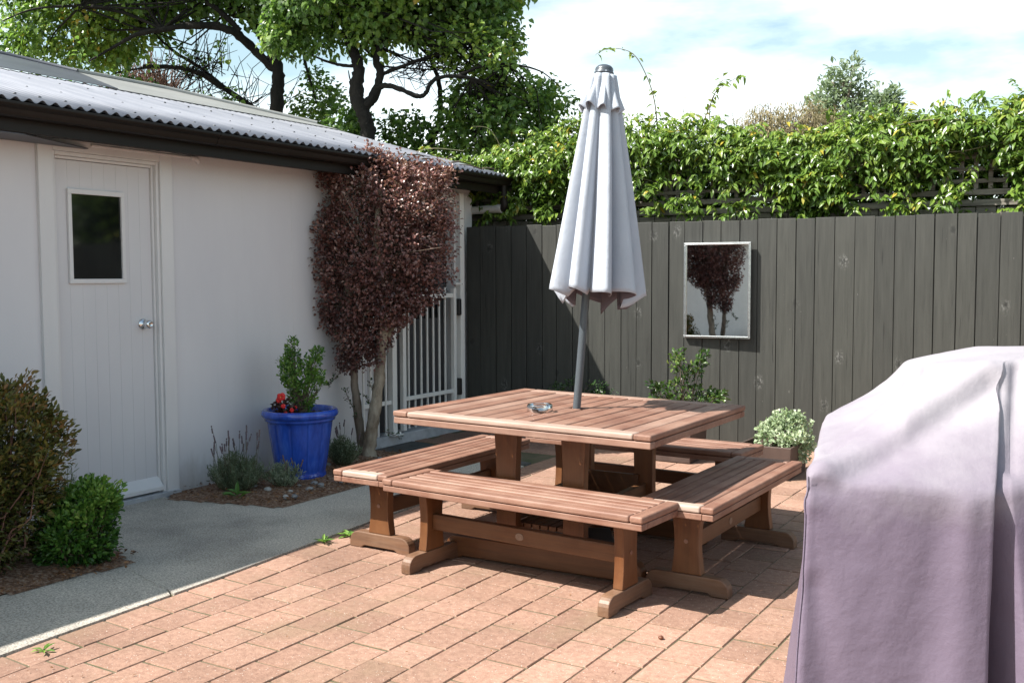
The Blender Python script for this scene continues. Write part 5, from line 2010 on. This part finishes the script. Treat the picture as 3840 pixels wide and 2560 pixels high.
dB = 11.2
B_ = pxm(850, dB)
tb = tree('broadleaf_tree', 'spreading dark limbed tree behind the shed, the right of two', (850 - 1176) / 2324 * dB, dB, [
    ([B_(862, 900), B_(860, 450), B_(853, 330), B_(845, 280), B_(832, 245), B_(826, 205), B_(832, 165), B_(822, 130), B_(810, 90), B_(815, 20), B_(840, -60)], [.17, .15, .128, .12, .125, .11, .09, .085, .075, .06, .03]),
    ([B_(845, 252), B_(868, 222), B_(880, 180), B_(872, 140), B_(890, 100), B_(915, 60), B_(940, -20)], [.09, .08, .07, .06, .05, .045, .02]),
    ([B_(868, 212), B_(895, 208, -.1), B_(930, 220, -.2), B_(965, 238, -.3), B_(985, 236, -.3), B_(1005, 208, -.35), B_(1040, 200, -.4), B_(1090, 204, -.4), B_(1140, 222, -.4)], [.045, .045, .042, .04, .036, .034, .032, .024, .01]),
    ([B_(880, 180), B_(930, 162), B_(985, 142), B_(1040, 128), B_(1090, 100), B_(1130, 70)], [.035, .03, .026, .022, .018, .008]),
    ([B_(826, 160), B_(790, 158), B_(755, 148), B_(725, 135)], [.03, .026, .02, .01]),
    ([B_(832, 232), B_(815, 200), B_(808, 170)], [.02, .014, .007]),
    ([B_(985, 340, .8), B_(982, 300, .8), B_(1000, 268, .8), B_(1005, 220, .8), B_(1000, 160, .8), B_(985, 120, .8), B_(960, 70, .8)], [.08, .07, .055, .045, .04, .03, .015]),
    ([B_(990, 285, .8), B_(1035, 270, .8), B_(1075, 258, .7), B_(1120, 240, .7), B_(1180, 215, .6), B_(1220, 225, .5)], [.035, .032, .028, .024, .018, .008]),
    ([B_(1060, 200, -.4), B_(1110, 180, -.4), B_(1170, 175, -.4), B_(1240, 190, -.4), B_(1290, 230, -.4)], [.024, .022, .018, .012, .005]),
    ([B_(995, 325, .8), B_(1060, 318, .8), B_(1130, 320, .7), B_(1180, 300, .6)], [.03, .026, .02, .01]),
    ([B_(890, 100), B_(960, 85), B_(1050, 75), B_(1140, 78)], [.03, .026, .02, .01]),
], None, M['darkbark'], None, 0)
polyB = [B_(*p)[::2] for p in [(640, 110), (650, -60), (660, -260), (900, -300), (1120, -160), (1190, -60), (1225, -10), (1165, 20), (1180, 70), (1150, 110), (1080, 60), (1010, 60), (985, 100), (900, 78), (880, 115), (800, 115), (780, 100), (700, 128), (665, 120)]]
cl = clumps_in(polyB, 780, 1.2, .55)
ctt = np.clip(.46 + .10 * rng.normal(size=len(cl)) + .15 * np.sin(cl[:, 0] * 3.1 + 1) * np.sin(cl[:, 2] * 3.3), 0, 1)
foliage('crown', cl, .19, 34, .061, .051, M['l_tree'], tb, center=(.5, 0, 5.0), out=.35, up=.9, hang=.35, ctone=ctt, lv=.5, wide=.38, sunny=1.6)
midB = [B_(*p)[::2] for p in [(990, 130), (1050, 70), (1120, 75), (1180, 70), (1205, 130), (1195, 170), (1230, 210), (1240, 260), (1190, 240), (1120, 215), (1080, 180), (1030, 170)]]
lowB = [B_(*p)[::2] for p in [(990, 360), (1010, 300), (1015, 240), (1060, 190), (1130, 195), (1210, 210), (1260, 180), (1300, 215), (1320, 235), (1280, 260), (1290, 340), (1230, 350), (1180, 345), (1120, 370), (1040, 370)]]
cla = clumps_in(midB, 120, 1.0, .6)
clb = clumps_in(lowB, 280, 1.0, .6)
clc = clumps_in([B_(*p)[::2] for p in [(720, 330), (740, 270), (790, 245), (830, 260), (840, 330), (800, 360)]], 70, .5)
cld = clumps_in([B_(*p)[::2] for p in [(870, 340), (880, 250), (930, 240), (970, 270), (960, 330), (990, 365), (900, 360)]], 60, .5)
for q, off in ((clb, .4), (clc, .5), (cld, .6)):
    q[:, 1] += off
foliage('low_leaves', np.vstack([cla, clb, clc, cld]), .14, 20, .060, .050, M['l_tree'], tb, center=(1.2, 0, 3.0), out=.3, up=.9, hang=.35, lv=.3, wide=.38,
        ctone=np.concatenate([rng.uniform(.4, .8, len(cla)), rng.uniform(.15, .65, len(clb)), rng.uniform(.15, .5, len(clc) + len(cld))]))
b = MB()
twigs(b, [B_(1090, 100), B_(1040, 128), B_(815, 20), B_(915, 60), B_(810, 90), B_(1050, 75)], np.vstack([cl[::14], cla[::3]]), .013, .004, n=5, wob=.12)
twigs(b, [B_(1090, 204, -.4), B_(1120, 240, .7), B_(1060, 318, .8), B_(1035, 270, .8), B_(1170, 175, -.4)], clb[::5], .011, .004, n=5, wob=.10)
for i in range(60):
    s = Vector(B_(random.uniform(900, 1060), random.uniform(120, 180), .2))
    b.tube([s, s + Vector((random.gauss(.1, .2), .0, random.gauss(0, .12))), s + Vector((random.gauss(.25, .3), .0, random.gauss(.08, .22)))], [.006, .005, .003], 4, .5, False)
b.build('twigs', M['darkbark'], tb)

# bare reddish shrub behind the roof
dC = 14.5
Cc = pxm(350, dC)
bs = thing('bare_shrub', 'bare reddish brown twiggy shrub glimpsed above the roof flashing', 'shrub', loc_rd((350 - 1176) / 2324 * dC, dC), VIEW)
b = MB()
limb(b, [(0, 0, 0), (0, 0, 1.5), Cc(360, 330), Cc(365, 260)], [.06, .055, .045, .03])
for i in range(420):
    s = Vector(Cc(random.choice([300, 340, 380, 400]), random.uniform(200, 270), random.gauss(0, .3)))
    d_ = Vector((random.gauss(0, .22), random.gauss(0, .22), abs(random.gauss(.15, .2))))
    b.tube([s, s + d_ * .5 + Vector((random.gauss(0, .03), 0, random.gauss(0, .03))), s + d_ + Vector((random.gauss(0, .05), 0, random.gauss(0, .05)))], [.008, .006, .004], 4, .5, False)
twigs(b, [Cc(360, 330), Cc(365, 260)], np.array([Cc(random.uniform(270, 450), random.uniform(110, 210), random.gauss(0, .3)) for _ in range(60)]), .012, .004, n=4, wob=.06)
b.build('branches', M['redtwig'], bs)

# far trees to the right
def far_tree(name, label, r, d, poly_px, ox, n, rad, per, L, W, mat, depth, hang=0.0, bark=None):
    f_ = pxm(ox, d)
    t = thing(name, label, 'tree', loc_rd(r, d), VIEW)
    b = MB()
    topz = max(f_(*p)[2] for p in poly_px)
    limb(b, [(0, 0, 0), (0, 0, topz * .4), (.15, 0, topz * .7), (0, 0, topz * .93)], [d * .009, d * .008, d * .005, d * .0012])
    cl = clumps_in([f_(*p)[::2] for p in poly_px], n, depth, .6)
    twigs(b, [(0, 0, topz * .55), (.1, 0, topz * .7), (0, 0, topz * .8)], cl[::3], d * .0016, d * .0004, n=4, wob=d * .006)
    b.build('trunk', bark or M['bark'], t)
    foliage('crown', cl, rad, per, L, W, mat, t, tone=(.15, .85), center=(0, 0, topz * .7), out=.4, up=.7, hang=hang)
    return t
dF = 42
far_tree('tall_tree', 'tall feathery blue green tree far beyond the vine on the right', (1930 - 1176) / 2324 * dF, dF, [(1850, 265), (1858, 240), (1890, 225), (1886, 200), (1905, 165), (1925, 175), (1945, 155), (1966, 170), (1982, 195), (1975, 215), (1990, 225), (1985, 245), (1965, 275), (1985, 300), (1940, 330), (1900, 320)], 1930, 90, .42, 20, .26, .11, M['l_far'], 1.6)
far_tree('rounded_tree', 'lower rounded tree just right of the tall feathery tree', (2010 - 1176) / 2324 * (dF + 3), dF + 3, [(1970, 300), (1985, 250), (2005, 228), (2030, 220), (2050, 235), (2040, 262), (2070, 275), (2095, 310), (2040, 330), (1990, 330)], 2010, 110, .42, 22, .28, .13, M['l_far'], 1.5)
dW = 30
far_tree('dry_willow', 'pale brown drooping willow beyond the vine, left of the tall tree', (1790 - 1176) / 2324 * dW, dW, [(1660, 330), (1680, 285), (1715, 262), (1760, 255), (1800, 255), (1850, 250), (1880, 262), (1900, 300), (1880, 340), (1760, 345)], 1770, 260, .28, 20, .16, .03, M['l_willow'], 1.4, 1.2)
